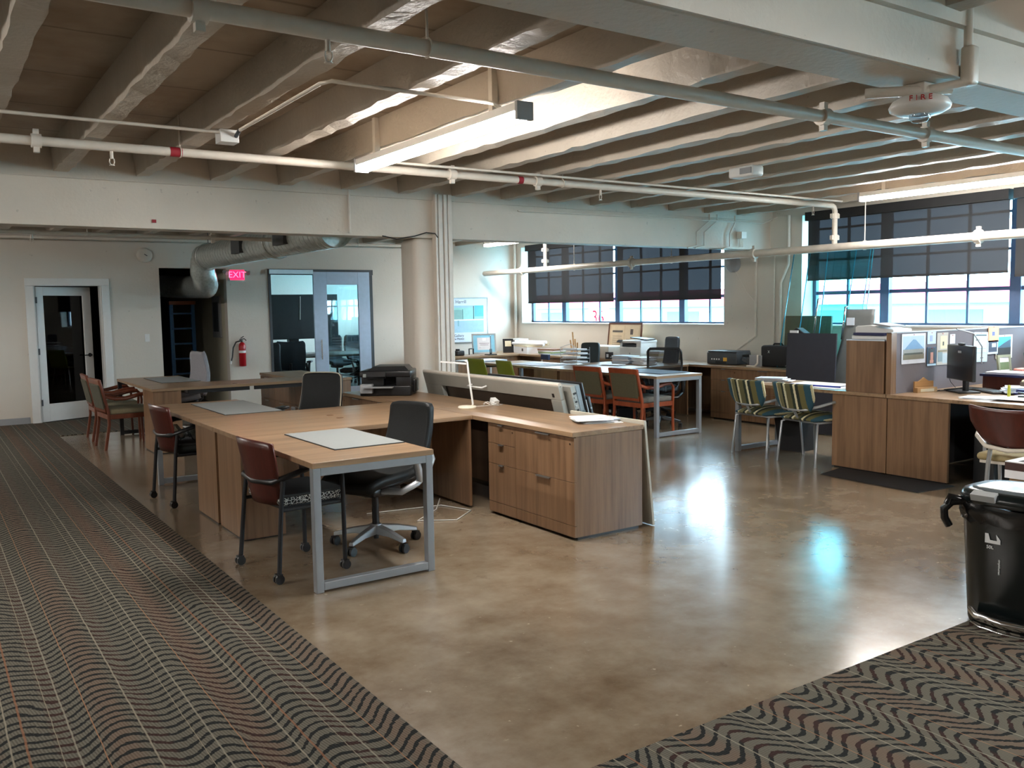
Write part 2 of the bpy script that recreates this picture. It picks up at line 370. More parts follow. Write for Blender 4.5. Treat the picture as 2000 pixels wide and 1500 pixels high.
# walls
def wall_with_holes_y(name, y0, y1, xa, xb, z1, holes, m):
    b = MB(); x = xa
    for (h0, h1, hz0, hz1) in holes:
        b.box(x, h0, y0, y1, 0, z1)
        if hz0 > 0: b.box(h0, h1, y0, y1, 0, hz0)
        b.box(h0, h1, y0, y1, hz1, z1); x = h1
    b.box(x, xb, y0, y1, 0, z1); return struct(b.build(name, m))
wall_with_holes_y('wall_back', YB, YB+.15, -5, XW+.35, 2.96, [(1.44, 2.34, 0, 2.02), (3.18, 4.21, 0, 2.28), (4.90, 6.78, 0, 2.28)], WALL)
b = MB(); y = -5
for (h0, h1) in ((-4, 1.2), (2.5, 7.67), (9.04, 14.25), (15.2, 20.2)):
    b.box(XW, XW+.35, y, h0, 0, 2.96); b.box(XW, XW+.35, h0, h1, 0, 1.28); b.box(XW, XW+.35, h0, h1, 2.73, 2.96); y = h1
b.box(XW, XW+.35, y, 20.8, 0, 2.96)
struct(b.build('wall_right', WALL))
struct(MB().box(-5.15, -5, -5, YB, 0, 2.96).build('wall_left', WALL))
struct(MB().box(-5, XW+.35, -5.15, -5, 0, 2.96).build('wall_front', WALL))
struct(MB().box(-5, 1.30, YB-.012, YB, 0, .1).box(2.47, 3.18, YB-.012, YB, 0, .1).build('baseboard_back', GPLAS, bevel=.003))
# column and its boxed conduits
struct(MB().rbox(4.33, 4.73, 8.2, 8.56, 0, 2.32, .07).build('column', WALL))
ch = MB()
for (x, w) in ((4.55, .026), (4.60, .05), (4.66, .04), (4.715, .05)): ch.box(x-w/2, x+w/2, 8.12, 8.2, .8, 2.76)
ch.box(4.55, 4.74, 8.15, 8.2, .3, 2.76)
struct(ch.build('trim_1', PIPEP, bevel=.006))

# windows
WFR = mat('window_steel', (70, 84, 110), .5, .2)
def window(idx, ya, yb, thick, thin, zs=(1.70, 2.14, 2.55)):
    w = sthing('window_%d' % idx, (XW+.27, (ya+yb)/2, 1.28)); xf = XW+.27
    MB().box(xf-.03, xf+.03, ya, ya+.05, 1.28, 2.73).box(xf-.03, xf+.03, yb-.05, yb, 1.28, 2.73).box(xf-.03, xf+.03, ya, yb, 1.28, 1.31).box(xf-.03, xf+.03, ya, yb, 2.69, 2.73).build('frame', WFR, w)
    for y in thick: MB().box(xf-.04, xf+.04, y-.06, y+.06, 1.30, 2.70).build('mullion', WFR, w)
    for y in thin: MB().box(xf-.015, xf+.015, y-.014, y+.014, 1.30, 2.70).build('muntin', WFR, w)
    for z in zs: MB().box(xf-.014, xf+.014, ya+.04, yb-.04, z-(.022 if z < 1.8 else .014), z+(.022 if z < 1.8 else .014)).build('transom_bar', WFR, w)
    ys = sorted([ya+.05]+list(thick)+list(thin)+[yb-.05]); zz = [1.30]+list(zs)+[2.70]
    for i in range(len(ys)-1):
        for j in range(len(zz)-1): MB().add([(xf+.004, ys[i], zz[j]), (xf+.004, ys[i+1], zz[j]), (xf+.004, ys[i+1], zz[j+1]), (xf+.004, ys[i], zz[j+1])], [(0, 1, 2, 3)]).build('pane', GLASS, w)
    MB().box(XW-.02, XW+.25, ya, yb, 1.262, 1.282).build('sill', WPLAS, w)
window(1, 9.04, 14.25, (13.2, 11.68, 10.13), (13.725, 12.67, 12.19, 11.12, 10.64, 9.56))
window(2, 2.5, 7.67, (6.60, 5.01, 3.42), (7.145, 6.057, 5.556, 4.48, 3.95, 2.9))
window(3, -4, 1.2, (-2.4, -.8), (-3.5, -2.95, -1.9, -1.35, -.25, .3, .75))
window(4, 15.2, 20.2, (16.7, 18.3), (15.7, 16.2, 17.2, 17.75, 18.8, 19.3, 19.8))
def shade(ya, yb, zb, label, chain=False):
    t = thing('roller_shade', label, 'roller shade', (9.78, (ya+yb)/2, zb), world=True, group='dark mesh roller shades on the windows')
    MB().add([(9.78, ya, zb), (9.78, yb, zb), (9.78, yb, 2.70), (9.78, ya, 2.70)], [(0, 1, 2, 3)]).build('shade_fabric', SHADE, t)
    MB().box(9.774, 9.786, ya, yb, zb-.015, zb+.012).build('bottom_bar', BMATTE, t)
    MB().box(9.72, 9.85, ya-.01, yb+.01, 2.64, 2.75).build('roller_box', BMATTE, t)
shade(11.43, 13.93, 1.665, 'dark mesh roller shade nearest the corner, left half of the far window')
shade(9.03, 11.33, 1.665, 'dark mesh roller shade on the right half of the far window')
shade(4.94, 7.52, 1.875, 'large dark roller shade behind the upright glass sheets, right-hand window')
shade(2.42, 4.87, 1.83, 'dark roller shade cut by the right edge of the picture')

# left glazed door (ajar)
d = sthing('door_1', (1.9, YB, 0))
MB().box(1.33, 1.44, YB-.03, YB-.001, 0, 2.0).build('door_trim', WPLAS, d, bevel=.004)
MB().box(2.34, 2.45, YB-.03, YB-.001, 0, 2.0).build('door_trim', WPLAS, d, bevel=.004)
MB().box(1.33, 2.45, YB-.03, YB-.001, 2.001, 2.11).build('door_trim', WPLAS, d, bevel=.004)
MB().box(1.44, 1.46, YB, YB+.15, 0, 2.02).box(2.32, 2.34, YB, YB+.15, 0, 2.02).box(1.44, 2.34, YB, YB+.15, 2.0, 2.02).build('door_jamb', WPLAS, d)
leafm = Matrix.Translation((1.465, YB+.01, 0)) @ Matrix.Rotation(math.radians(24), 4, 'Z')
lf = MB().box(0, .11, 0, .045, .01, 1.99).box(.72, .85, 0, .045, .01, 1.99).box(.11, .72, 0, .045, .01, .27).box(.11, .72, 0, .045, 1.86, 1.99).xf(leafm).build('door_leaf', WPLAS, d, bevel=.004)
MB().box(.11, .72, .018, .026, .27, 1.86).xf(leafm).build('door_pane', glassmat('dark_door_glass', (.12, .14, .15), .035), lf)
MB().cyl((.79, -.05, .96), (.79, .0, .96), .013).cyl((.79, -.006, .96), (.79, .0, .96), .03).cyl((.80, -.045, .96), (.68, -.045, .96), .009).xf(leafm).build('door_handle', BPLAS, lf)
for z in (.25, 1.0, 1.75): MB().box(-.012, .012, -.012, .012, z, z+.09).xf(leafm).build('hinge', DARKG, lf)

DARKW = paint('unlit_room_shade', (40, 40, 38), .8, .1, .1)  # near-black walls put the darkness of the unlit rooms into the colour
CORR = paint('corridor_paint', (214, 208, 184), .8, .1, .1)
MB_ = MB
# room behind the left door, corridor, meeting room shells
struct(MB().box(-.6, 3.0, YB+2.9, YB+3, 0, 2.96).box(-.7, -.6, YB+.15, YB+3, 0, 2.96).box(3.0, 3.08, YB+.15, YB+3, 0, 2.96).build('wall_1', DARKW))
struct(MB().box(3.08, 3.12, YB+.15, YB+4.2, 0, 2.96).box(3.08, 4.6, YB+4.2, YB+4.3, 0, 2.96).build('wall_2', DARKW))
struct(MB().box(4.28, 4.38, YB+.15, YB+4.2, 0, 2.96).build('wall_3', CORR))
struct(MB().box(4.38, XW, YB+6.1, YB+6.2, 0, 2.96).box(4.38, 4.5, YB+.15, YB+6.1, 0, 2.96).build('wall_4', WALL))
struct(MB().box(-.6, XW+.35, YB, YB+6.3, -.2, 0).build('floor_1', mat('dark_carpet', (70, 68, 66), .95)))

# sliding glass door of the meeting room
d = sthing('door_2', (5.8, YB, 0)); FRB = mat('blue_grey_frame', (168, 182, 200), .4, .2)
MB().box(4.90, 4.94, YB-.02, YB+.15, 0, 2.28).box(6.72, 6.78, YB-.02, YB+.15, 0, 2.28).box(4.9, 6.78, YB-.05, YB+.12, 2.19, 2.28).build('door_frame', DARKG, d)
MB().box(4.9, 5.66, YB-.075, YB-.05, 2.2, 2.27).build('door_track', ALU, d)
lf = MB().box(5.66, 5.90, YB-.07, YB-.03, .02, 2.24).box(6.48, 6.70, YB-.07, YB-.03, .02, 2.24).box(5.90, 6.48, YB-.07, YB-.03, 2.02, 2.24).box(5.90, 6.48, YB-.07, YB-.03, .02, .24).build('sliding_leaf', FRB, d, bevel=.004)
MB().box(5.90, 6.48, YB-.053, YB-.047, .24, 2.02).build('door_pane', GLASSD, lf)
MB().cyl((5.76, YB-.11, .74), (5.76, YB-.11, 1.08), .012).cyl((5.76, YB-.11, .78), (5.76, YB-.07, .78), .008).cyl((5.76, YB-.11, 1.04), (5.76, YB-.07, 1.04), .008).build('door_handle', CHROME, lf)

# ------------------------------------------------------------------ OUTSIDE
struct(MB().box(XW+.35, 80, -60, 90, -.6, -.5).build('ground', mat('cyan_glare_ground', (110, 180, 190), 1, spec=0)))  # cyan cast of overexposed daylight put into the ground colour
t = thing('building', 'pale low building with pink red canopy band across the street', 'building', (32, 30, -.5), world=True)
MB().box(32, 44, 6, 60, -.5, 1.5).build('wall', mat('cyan_glare_wall', (142, 236, 240), 1, spec=0), t)  # facade colour carries the cyan cast of overexposed daylight
MB().box(31.6, 44, 6, 60, 1.5, 2.3).build('canopy_band', mat('pink_red_band', (215, 90, 110), 1, spec=0), t)
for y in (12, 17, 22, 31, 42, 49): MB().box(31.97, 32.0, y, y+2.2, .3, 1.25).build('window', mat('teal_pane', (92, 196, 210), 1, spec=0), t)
t = thing('price_sign', 'white sign board with glowing red digits seen through the far window', 'sign', (28, 33.8, -.5), world=True)
MB().box(28, 28.1, 33.2, 34.6, .55, 1.5).build('sign_board', mat('sign_white', (225, 225, 230), 1, spec=0), t)
MB().cyl((28.05, 33.5, -.5), (28.05, 33.5, .6), .05).build('post', GPLAS, t); MB().cyl((28.05, 34.3, -.5), (28.05, 34.3, .6), .05).build('post', GPLAS, t)
text('digits', '36', .95, mat('red_led', (200, 10, 24), 1, spec=0, emit=(255, 0, 12), es=1), t, (27.98, 33.9, 1.02), 'x')

# ------------------------------------------------------------------ PIPES, DUCT, LIGHTS, CEILING THINGS
def pipe(label, pts, r, couplings=(), heads=(), name='sprinkler_pipe', cat='pipe', hangers=(), group=None):
    t = thing(name, label, cat, pts[0], world=True, group=group)
    MB().tube(pts, r, 12).build('pipe_run', PIPEP, t)
    for (p, d) in couplings:
        p = Vector(p); d = Vector(d).normalized()
        m = MB().cyl(p-d*.03, p+d*.03, r*1.45, n=14); up = Vector((0, 0, 1)) if abs(d.z) < .5 else Vector((1, 0, 0)); sd = d.cross(up)
        m.cb(p+up*r*1.6, (.035, .035, .05)); m.cb(p-up*r*1.6, (.035, .035, .05)); m.build('coupling', PIPEP, t)
    for p in heads:
        p = Vector(p)
        m = MB().cyl(p, p-Vector((0, 0, .05)), .011, n=8); q = p-Vector((0, 0, .05))
        m.tube([q+Vector((.013, 0, 0)), q+Vector((.016, 0, -.02)), q+Vector((.008, 0, -.04)), q+Vector((-.008, 0, -.04)), q+Vector((-.016, 0, -.02)), q+Vector((-.013, 0, 0))], .004, 6)
        m.cyl(q-Vector((0, 0, .042)), q-Vector((0, 0, .046)), .018, n=10)
        m.build('sprinkler_head', PIPEP, t)
    for (p, z) in hangers: MB().cyl(p, (p[0], p[1], z), .006, n=6).tube([(p[0], p[1]+(r+.004)*math.cos(a), p[2]+(r+.004)*math.sin(a)) for a in [i*PI/5 for i in range(11)]], .005, 6).build('pipe_hanger', PIPEP, t)
    return t
Xd, Yd, Zd = (1, 0, 0), (0, 1, 0), (0, 0, 1)
pipe('thick white sprinkler pipe crossing overhead nearest the camera', [(-4.8, 3.4, 2.695), (9.8, 3.4, 2.66)], .036,
     [((4.55, 3.4, 2.672), Xd), ((5.62, 3.4, 2.670), Xd), ((.93, 3.4, 2.68), Xd)], [((1.43, 3.4, 2.65), )[0], (7.05, 3.4, 2.64)], hangers=[((1.88, 3.4, 2.68), 2.96)])
pipe('white sprinkler pipe running beside the far beam to the drop pipe', [(-4.8, 6.55, 2.70), (8.94, 6.55, 2.70), (8.98, 6.55, 2.68), (9.0, 6.55, 2.64), (9.0, 6.55, 2.25)], .031,
     [((.72, 6.55, 2.70), Xd), ((3.83, 6.55, 2.70), Xd), ((4.72, 6.55, 2.70), Xd), ((9.0, 6.55, 2.58), Zd), ((9.0, 6.55, 2.33), Zd)],
     [(1.17, 6.55, 2.67), (5.45, 6.55, 2.67), (8.6, 6.55, 2.67)], hangers=[((1.62, 6.55, 2.70), 2.96), ((5.0, 6.55, 2.70), 2.96)])
pipe('long white pipe hanging in front of the windows', [(9.0, 14.25, 2.225), (9.0, 6.5, 2.215), (9.0, -2, 2.21)], .048,
     [((9.0, 13.0, 2.225), Yd), ((9.0, 10.1, 2.22), Yd), ((9.0, 7.75, 2.215), Yd), ((9.0, 4.85, 2.215), Yd)], hangers=[((9.0, 11.5, 2.22), 2.96), ((9.0, 9.25, 2.22), 2.96), ((9.0, 6.15, 2.215), 2.96)])
pipe('vertical white drop pipe in front of the far window corner', [(9.0, 12.3, 2.97), (9.0, 12.3, 2.26)], .03, [((9.0, 12.3, 2.55), Zd), ((9.0, 12.3, 2.36), Zd)])
pipe('slim white pipe below the far beam by the left doors', [(-4.8, 9.9, 2.40), (3.4, 9.9, 2.385)], .022, [((2.75, 9.9, 2.39), Xd)], [(1.0, 9.9, 2.38)], hangers=[((1.5, 9.9, 2.395), 2.75)])
pipe('slim white pipe along the top of the back wall', [(-4.8, 14.2, 2.66), (7.6, 14.2, 2.70)], .025, hangers=[((6.4, 14.2, 2.70), 2.96), ((.3, 14.2, 2.66), 2.96)])
def conduit(label, pts, r=.011, m=None, cat='conduit'):
    o = MB().tube(pts, r, 8).build('conduit', m or PIPEP); return tag(o, label, cat)
conduit('thin conduit bending from ceiling joist box across to the joist by the bright tube light', [(1.80, 5.75, 2.735), (1.80, 4.4, 2.735), (1.83, 4.32, 2.735), (2.8, 4.32, 2.735), (2.92, 4.34, 2.70)])
conduit('thin conduit from the left edge to the square ceiling junction box', [(-2, 5.9, 2.738), (1.6, 5.9, 2.738), (1.72, 5.85, 2.73)])
conduit('thin conduit running just above the pipe by the far beam', [(3.0, 6.42, 2.735), (8.95, 6.42, 2.735)])
t = thing('junction_box', 'square pale metal junction box on the ceiling joist', 'junction box', (1.76, 5.9, 2.66), world=True)
MB().box(1.70, 1.82, 5.84, 5.96, 2.67, 2.75).build('box_body', WPLAS, t, bevel=.003); MB().cyl((1.80, 5.84, 2.71), (1.80, 5.76, 2.735), .013).build('box_connector', DARKG, t)
t = thing('emergency_light', 'small white emergency light unit on the ceiling joists', 'emergency light', (6.1, 5.3, 2.66), world=True)
MB().rbox(5.95, 6.10, 5.15, 5.42, 2.66, 2.75, .02).build('housing', WPLAS, t); MB().box(5.94, 5.955, 5.16, 5.28, 2.68, 2.73).build('lamp_face', GPLAS, t)
# beam conduits
for i, (x, x2) in enumerate(((8.38, 8.62), (8.52, 8.76), (9.0, 9.1))):
    conduit(['leftmost of the three bent conduits on the far beam near the windows', 'middle bent conduit on the far beam near the windows', 'rightmost bent conduit on the far beam near the windows'][i],
            [(x2, 8.16, 2.74), (x2, 8.16, 2.66), (x, 8.16, 2.5), (x, 8.16, 2.33), (x-.15, 8.17, 2.30)])
t = thing('conduit_box', 'white conduit box with short pipes on the beam end', 'junction box', (9.2, 8.14, 2.4), world=True)
MB().box(9.16, 9.26, 8.1, 8.19, 2.44, 2.53).build('box_body', PIPEP, t, bevel=.004)
for x in (9.18, 9.21, 9.24): MB().cyl((x, 8.15, 2.44), (x, 8.15, 2.33), .008).build('pipe_stub', PIPEP, t)
conduit('straight conduit along the upper face of the far beam near the windows', [(5.6, 8.155, 2.64), (8.9, 8.155, 2.66), (9.65, 8.155, 2.66), (9.75, 8.0, 2.74)], .008)
conduit('black cable looping from the beam to the column conduits', [(3.95, 8.17, 2.315), (4.1, 8.15, 2.285), (4.3, 8.14, 2.32), (4.43, 8.13, 2.36), (4.52, 8.1, 2.35), (4.55, 8.1, 2.31)], .006, BPLAS, 'cable')
conduit('left wall conduit with a kink above the small black printer', [(9.82, 8.42, 2.75), (9.82, 8.42, 1.12), (9.80, 8.75, .92), (9.80, 8.8, .74)], .018)
conduit('middle straight thin wall conduit between the windows', [(9.82, 8.10, 2.3), (9.82, 8.10, .75)], .011)
conduit('right wall conduit that swings left above the black bag', [(9.82, 7.86, 2.75), (9.82, 7.86, 2.1), (9.82, 7.99, 1.85), (9.82, 7.99, .75)], .022)
conduit('vertical painted pipe in the far corner of the room', [(9.80, 14.4, 2.9), (9.80, 14.4, .8)], .03)
conduit('white vertical conduit on the far beam left of the column', [(3.60, 8.17, 2.75), (3.60, 8.17, 2.33)], .014)
# duct
t = thing('ventilation_duct', 'round galvanised spiral duct with elbow above the dark opening', 'duct', (3.65, 11, 2.4), world=True)
m = MB(); y = 8.62
while y < 13.55:
    m.cyl((3.65, y, 2.40), (3.65, y+.115, 2.40), .18, n=28, cap=False).cyl((3.65, y+.115, 2.40), (3.65, y+.123, 2.40), .184, n=28); y += .123
m.build('spiral_duct', GALV, t)
el = [(3.65, 13.55, 2.40)]
for i in range(1, 7): a = i/6*PI/2; el.append((3.65, 13.55+.22*math.sin(a), 2.40-.22*(1-math.cos(a))))
el += [(3.68, 13.80, 2.12), (3.74, 13.95, 2.0), (3.82, 14.25, 1.98), (3.7, 15.2, 2.0), (3.4, 16.0, 2.05)]
MB().tube(el, .18, 24).build('duct_elbow', GALV, t)
for yy in (9.6, 11.2): MB().box(3.43, 3.5, yy, yy+.35, 2.32, 2.5).build('duct_vent', DARKG, t)
for yy in (10.4, 13.4): MB().tube([(3.65+.19*math.cos(a), yy, 2.40+.19*math.sin(a)) for a in [i*2*PI/24 for i in range(24)]], .012, 6, True).build('duct_collar', GALV, t); MB().cyl((3.65, yy, 2.58), (3.65, yy, 2.96), .005, n=6).build('duct_hanger', DARKG, t)

def tube_light(x, y0, y1, z, label, wdt=.10):
    t = thing('tube_light', label, 'ceiling light', (x, (y0+y1)/2, z), world=True, group='long fluorescent ceiling lights')
    MB().box(x-wdt/2, x+wdt/2, y0, y1, z+.045, z+.09).build('fixture_body', WPLAS, t)
    MB().box(x-wdt/2, x+wdt/2, y0+.02, y1-.02, z, z+.045).build('diffuser', TUBEM, t, bevel=.012)
    for (q0, q1) in ((y0-.004, y0+.02), (y1-.02, y1+.004)): MB().box(x-wdt/2-.004, x+wdt/2+.004, q0, q1, z-.004, z+.094).build('end_cap', GPLAS, t)
    for yy in (y0+.3, y1-.3): MB().box(x-.02, x+.02, yy, yy+.04, z+.09, 2.97).build('mount', PIPEP, t)
tube_light(2.86, 4.08, 6.25, 2.61, 'bright tube light nearest the camera, left of centre')
tube_light(8.52, 3.0, 5.88, 2.65, 'long tube light at the right edge above the window')
tube_light(8.5, 11.9, 13.4, 2.66, 'short-looking tube light beyond the far beam over the back corner')
tube_light(3.4, -1.5, .8, 2.61, 'tube light behind the camera')
tube_light(7.6, -1.5, .7, 2.61, 'tube light behind the camera near the windows')
tube_light(-1.9, 4.2, 6.4, 2.61, 'unseen tube light added for general light, left of the camera over the carpet')  # this and the next are unseen tubes added to lift the general light
tube_light(-1.3, 10.6, 12.8, 2.61, 'unseen tube light added to brighten the back wall, left of the frame')

# fire horn
t = thing('fire_alarm', 'round white FIRE strobe alarm hanging under the near beam', 'fire alarm', (3.60, 2.22, 2.40), world=True)
MB().lathe([(.02, .06), (.08, .055), (.11, .04), (.125, .015), (.12, 0), (.09, -.015), (.05, -.02)], (3.62, 2.22, 2.385), 28).build('alarm_body', WPLAS, t)
MB().lathe([(.042, -.02), (.042, -.035), (.03, -.05), (.0001, -.055)], (3.62, 2.22, 2.385), 18).build('strobe_lens', glassmat('clear_lens', (.8, .85, .9), .2), t)
MB().box(3.60, 3.70, 2.19, 2.29, 2.43, 2.50).build('mount_box', PIPEP, t, bevel=.004)
MB().tube([(3.72, 2.14, 2.47), (3.45, 2.34, 2.46), (3.44, 2.36, 2.46)], .022, 10).build('alarm_conduit', PIPEP, t)
tt = Matrix(((math.cos(-1.0), -math.sin(-1.0), 0), (math.sin(-1.0), math.cos(-1.0), 0), (0, 0, 1))) @ FY @ Matrix.Rotation(-.35, 3, 'X')
text('fire_lettering', 'F I R E', .034, mat('red_letters', (176, 20, 24), .5), t, (3.62-.124*math.sin(1.0), 2.22-.124*math.cos(1.0), 2.413), tt, .002)
t = thing('alarm_feed_pipe', 'white vertical conduit with fitting on the near beam face', 'conduit', (3.69, 2.05, 2.9), world=True)
MB().tube([(3.69, 2.055, 2.97), (3.69, 2.055, 2.6)], .018, 10).build('pipe_run', PIPEP, t)
MB().rbox(3.66, 3.725, 2.02, 2.075, 2.46, 2.62, .015).build('elbow_fitting', PIPEP, t)
MB().tube([(3.68, 2.05, 2.475), (3.66, 2.12, 2.47), (3.64, 2.2, 2.47)], .018, 10).build('pipe_elbow', PIPEP, t)

# wall things on the back wall
t = thing('exit_sign', 'red glowing EXIT sign with two side lamps by the dark opening', 'exit sign', (4.37, YB-.05, 2.1), world=True)
MB().rbox(4.24, 4.50, YB-.07, YB, 2.08, 2.27, .01).build('sign_case', WPLAS, t)
pnl = MB().box(4.255, 4.485, YB-.074, YB-.07, 2.095, 2.255).build('sign_face', mat('exit_glow', (230, 30, 70), .5, emit=(255, 20, 70), es=1.4), t)
text('exit_lettering', 'EXIT', .14, mat('exit_letters', (255, 140, 160), .5, emit=(255, 90, 130), es=1.6), t, (4.37, YB-.076, 2.175), 'y')
for sx in (-1, 1): MB().tube([(4.37+sx*.13, YB-.04, 2.24), (4.37+sx*.17, YB-.05, 2.24)], .008).cyl((4.37+sx*.17, YB-.09, 2.20), (4.37+sx*.21, YB-.03, 2.23), .032, .02).build('side_lamp', GPLAS, t)
t = thing('fire_extinguisher', 'red fire extinguisher hanging on the white back wall', 'fire extinguisher', (4.38, YB-.07, .68), world=True)
MB().lathe([(.03, 0), (.055, .005), (.055, .33), (.045, .37), (.02, .395)], (4.40, YB-.075, .69), 20).build('cylinder', REDP, t)
MB().lathe([(.0555, .22), (.0555, .26)], (4.40, YB-.075, .69), 20).build('white_label', PAPER, t)
MB().cyl((4.40, YB-.075, 1.08), (4.40, YB-.075, 1.12), .018).tube([(4.36, YB-.08, 1.13), (4.44, YB-.08, 1.14), (4.47, YB-.08, 1.11)], .008).tube([(4.38, YB-.08, 1.15), (4.43, YB-.08, 1.18)], .007).build('valve_handle', BPLAS, t)
MB().tube([(4.38, YB-.08, 1.11), (4.30, YB-.09, 1.09), (4.25, YB-.09, 1.0), (4.23, YB-.09, .85), (4.21, YB-.09, .78)], .012).build('hose', BPLAS, t)
MB().cyl((4.21, YB-.09, .79), (4.195, YB-.09, .74), .012, .02).build('nozzle', WPLAS, t)
t = thing('wall_alarm', 'round cream alarm bell high on the back wall', 'alarm', (2.98, YB-.04, 2.48), world=True)
MB().lathe([(.115, 0), (.11, -.03), (.08, -.045), (.02, -.05)], (2.98, YB, 2.47), 24, 'y').build('dome', PIPEP, t); MB().cb((2.99, YB-.055, 2.47), (.05, .01, .01), ry=.6).build('alarm_center', DARKG, t)
t = thing('light_switch', 'white light switch plate beside the dark opening', 'light switch', (2.96, YB, 1.15), world=True)
MB().box(2.925, 2.995, YB-.008, YB, 1.14, 1.26).build('plate', WPLAS, t, bevel=.002); MB().box(2.95, 2.97, YB-.014, YB-.008, 1.18, 1.22).build('toggle', WPLAS, t)
t = thing('wall_speaker', 'round grey speaker on the window wall between the windows', 'speaker', (9.8, 8.84, 2.15), world=True)
MB().lathe([(.12, 0), (.12, -.05), (.10, -.08), (.0001, -.085)], (9.85, 8.84, 2.15), 26, 'x').build('speaker_cone', GPLAS, t)
MB().tube([(9.83, 8.80, 2.04), (9.83, 8.6, 1.75), (9.82, 8.44, 1.6)], .004, 6).build('speaker_wire', PIPEP, t)
for (x, y, z, lb) in ((1.76, 8.188, 2.36, 'small red tape square on the far beam'), ):
    tag(MB().box(x, x+.035, y-.003, y, z, z+.028).build('red_tape', REDT), lb, 'tape')
tag(MB().tube([(1.55, 6.55, 2.70), (1.63, 6.55, 2.70)], .0335, 12).build('red_tape', REDT), 'red tape wrapped under the white pipe at left', 'tape')
tag(MB().tube([(4.5, 6.55, 2.70), (4.55, 6.55, 2.70)], .0335, 12).build('red_tape', REDT), 'red tape band on the white pipe right of the bright tube', 'tape')
# ladder & panel in the corridor
t = thing('ladder', 'blue stepladder leaning in the dark corridor', 'ladder', (3.75, 16.2, 0), world=True); BLUE = mat('blue_paint', (40, 100, 150), .5)
for x in (3.66, 4.02): MB().box(x-.03, x+.03, 15.9, 15.96, 0, 1.75).build('rail', BLUE, t); 
for k in range(6): MB().box(3.66, 4.02, 15.88, 15.98, .25+.26*k, .28+.26*k).build('rung', BLUE, t)
MB().box(3.62, 4.06, 15.86, 16.0, 1.72, 1.78).build('top_cap', mat('orange_plastic', (150, 80, 30), .5), t)
t = thing('electrical_panel', 'grey electrical panel on the corridor side wall', 'electrical panel', (4.26, 15.3, 1.3), world=True)
MB().box(4.25, 4.28, 15.1, 15.55, 1.15, 1.85).build('panel_box', GPLAS, t); MB().box(4.245, 4.25, 15.18, 15.47, 1.25, 1.75).build('panel_door', DARKG, t)

# ------------------------------------------------------------------ FURNITURE: WORKSTATIONS
TOPZ, TOPT = .737, .032
def oframe(m_, x0, x1, y, parent, mt=FRAMEG, w=.045, zt=.705):
    MB().box(x0, x0+w, y-.025, y+.025, 0, zt).box(x1-w, x1, y-.025, y+.025, 0, zt).box(x0+w, x1-w, y-.025, y+.025, zt-w, zt).box(x0+w, x1-w, y-.025, y+.025, .012, .012+w).box(x0+.01, x0+.04, y-.02, y+.02, 0, .012).build('leg_frame', mt, parent, bevel=.003)
def desk(x0, ys, d, label, wx=.76, bridge=1.815, ftype=FRAMEG, filler=True, mod=True, bxw=.30, g=.03, L=1.95, group='wood laminate desks with a square metal leg frame'):
    Y = lambda t: ys+d*t
    t = thing('desk', label, 'desk', (x0+wx/2, Y(1), 0), world=True, group=group)
    MB().box(x0, x0+wx, Y(.668), Y(L), TOPZ-TOPT, TOPZ).build('desktop', WX, t, bevel=.002)
    MB().box(x0, x0+bridge, Y(.002), Y(.666), TOPZ-TOPT, TOPZ).build('bridge_top', WX, t, bevel=.002)
    oframe(0, x0+.005, x0+wx-.005, Y(L-.03), t, ftype)
    MB().box(x0+.02, x0+.02+bxw, Y(g), Y(.575), .012, .704).build('support_box', WZ, t, bevel=.002)
    MB().box(x0+.024, x0+bxw, Y(.05), Y(.55), 0, .012).build('support_foot', BPLAS, t)
    if mod: MB().box(x0+.02+bxw, x0+bridge-.01, Y(.03), Y(.05), .18 if mod is True else .01, .704).build('modesty_panel', WZ if mod is True else BMATTE, t)
    else: MB().box(x0+.4, x0+1.1, Y(.03), Y(.06), .66, .704).build('under_rail', BMATTE, t); MB().box(x0+1.16, x0+1.75, Y(.03), Y(.06), .66, .704).build('under_rail', BMATTE, t)
    if filler: MB().box(x0+bridge-.03, x0+bridge-.01, Y(.05), Y(.66), .02, .704).build('gable_panel', WZ, t)
    MB().cyl((x0+.95, Y(.1), TOPZ), (x0+.95, Y(.1), TOPZ+.003), .028, n=16).build('cable_grommet', mat('brown_grommet', (122, 90, 62), .4), t)
    return t
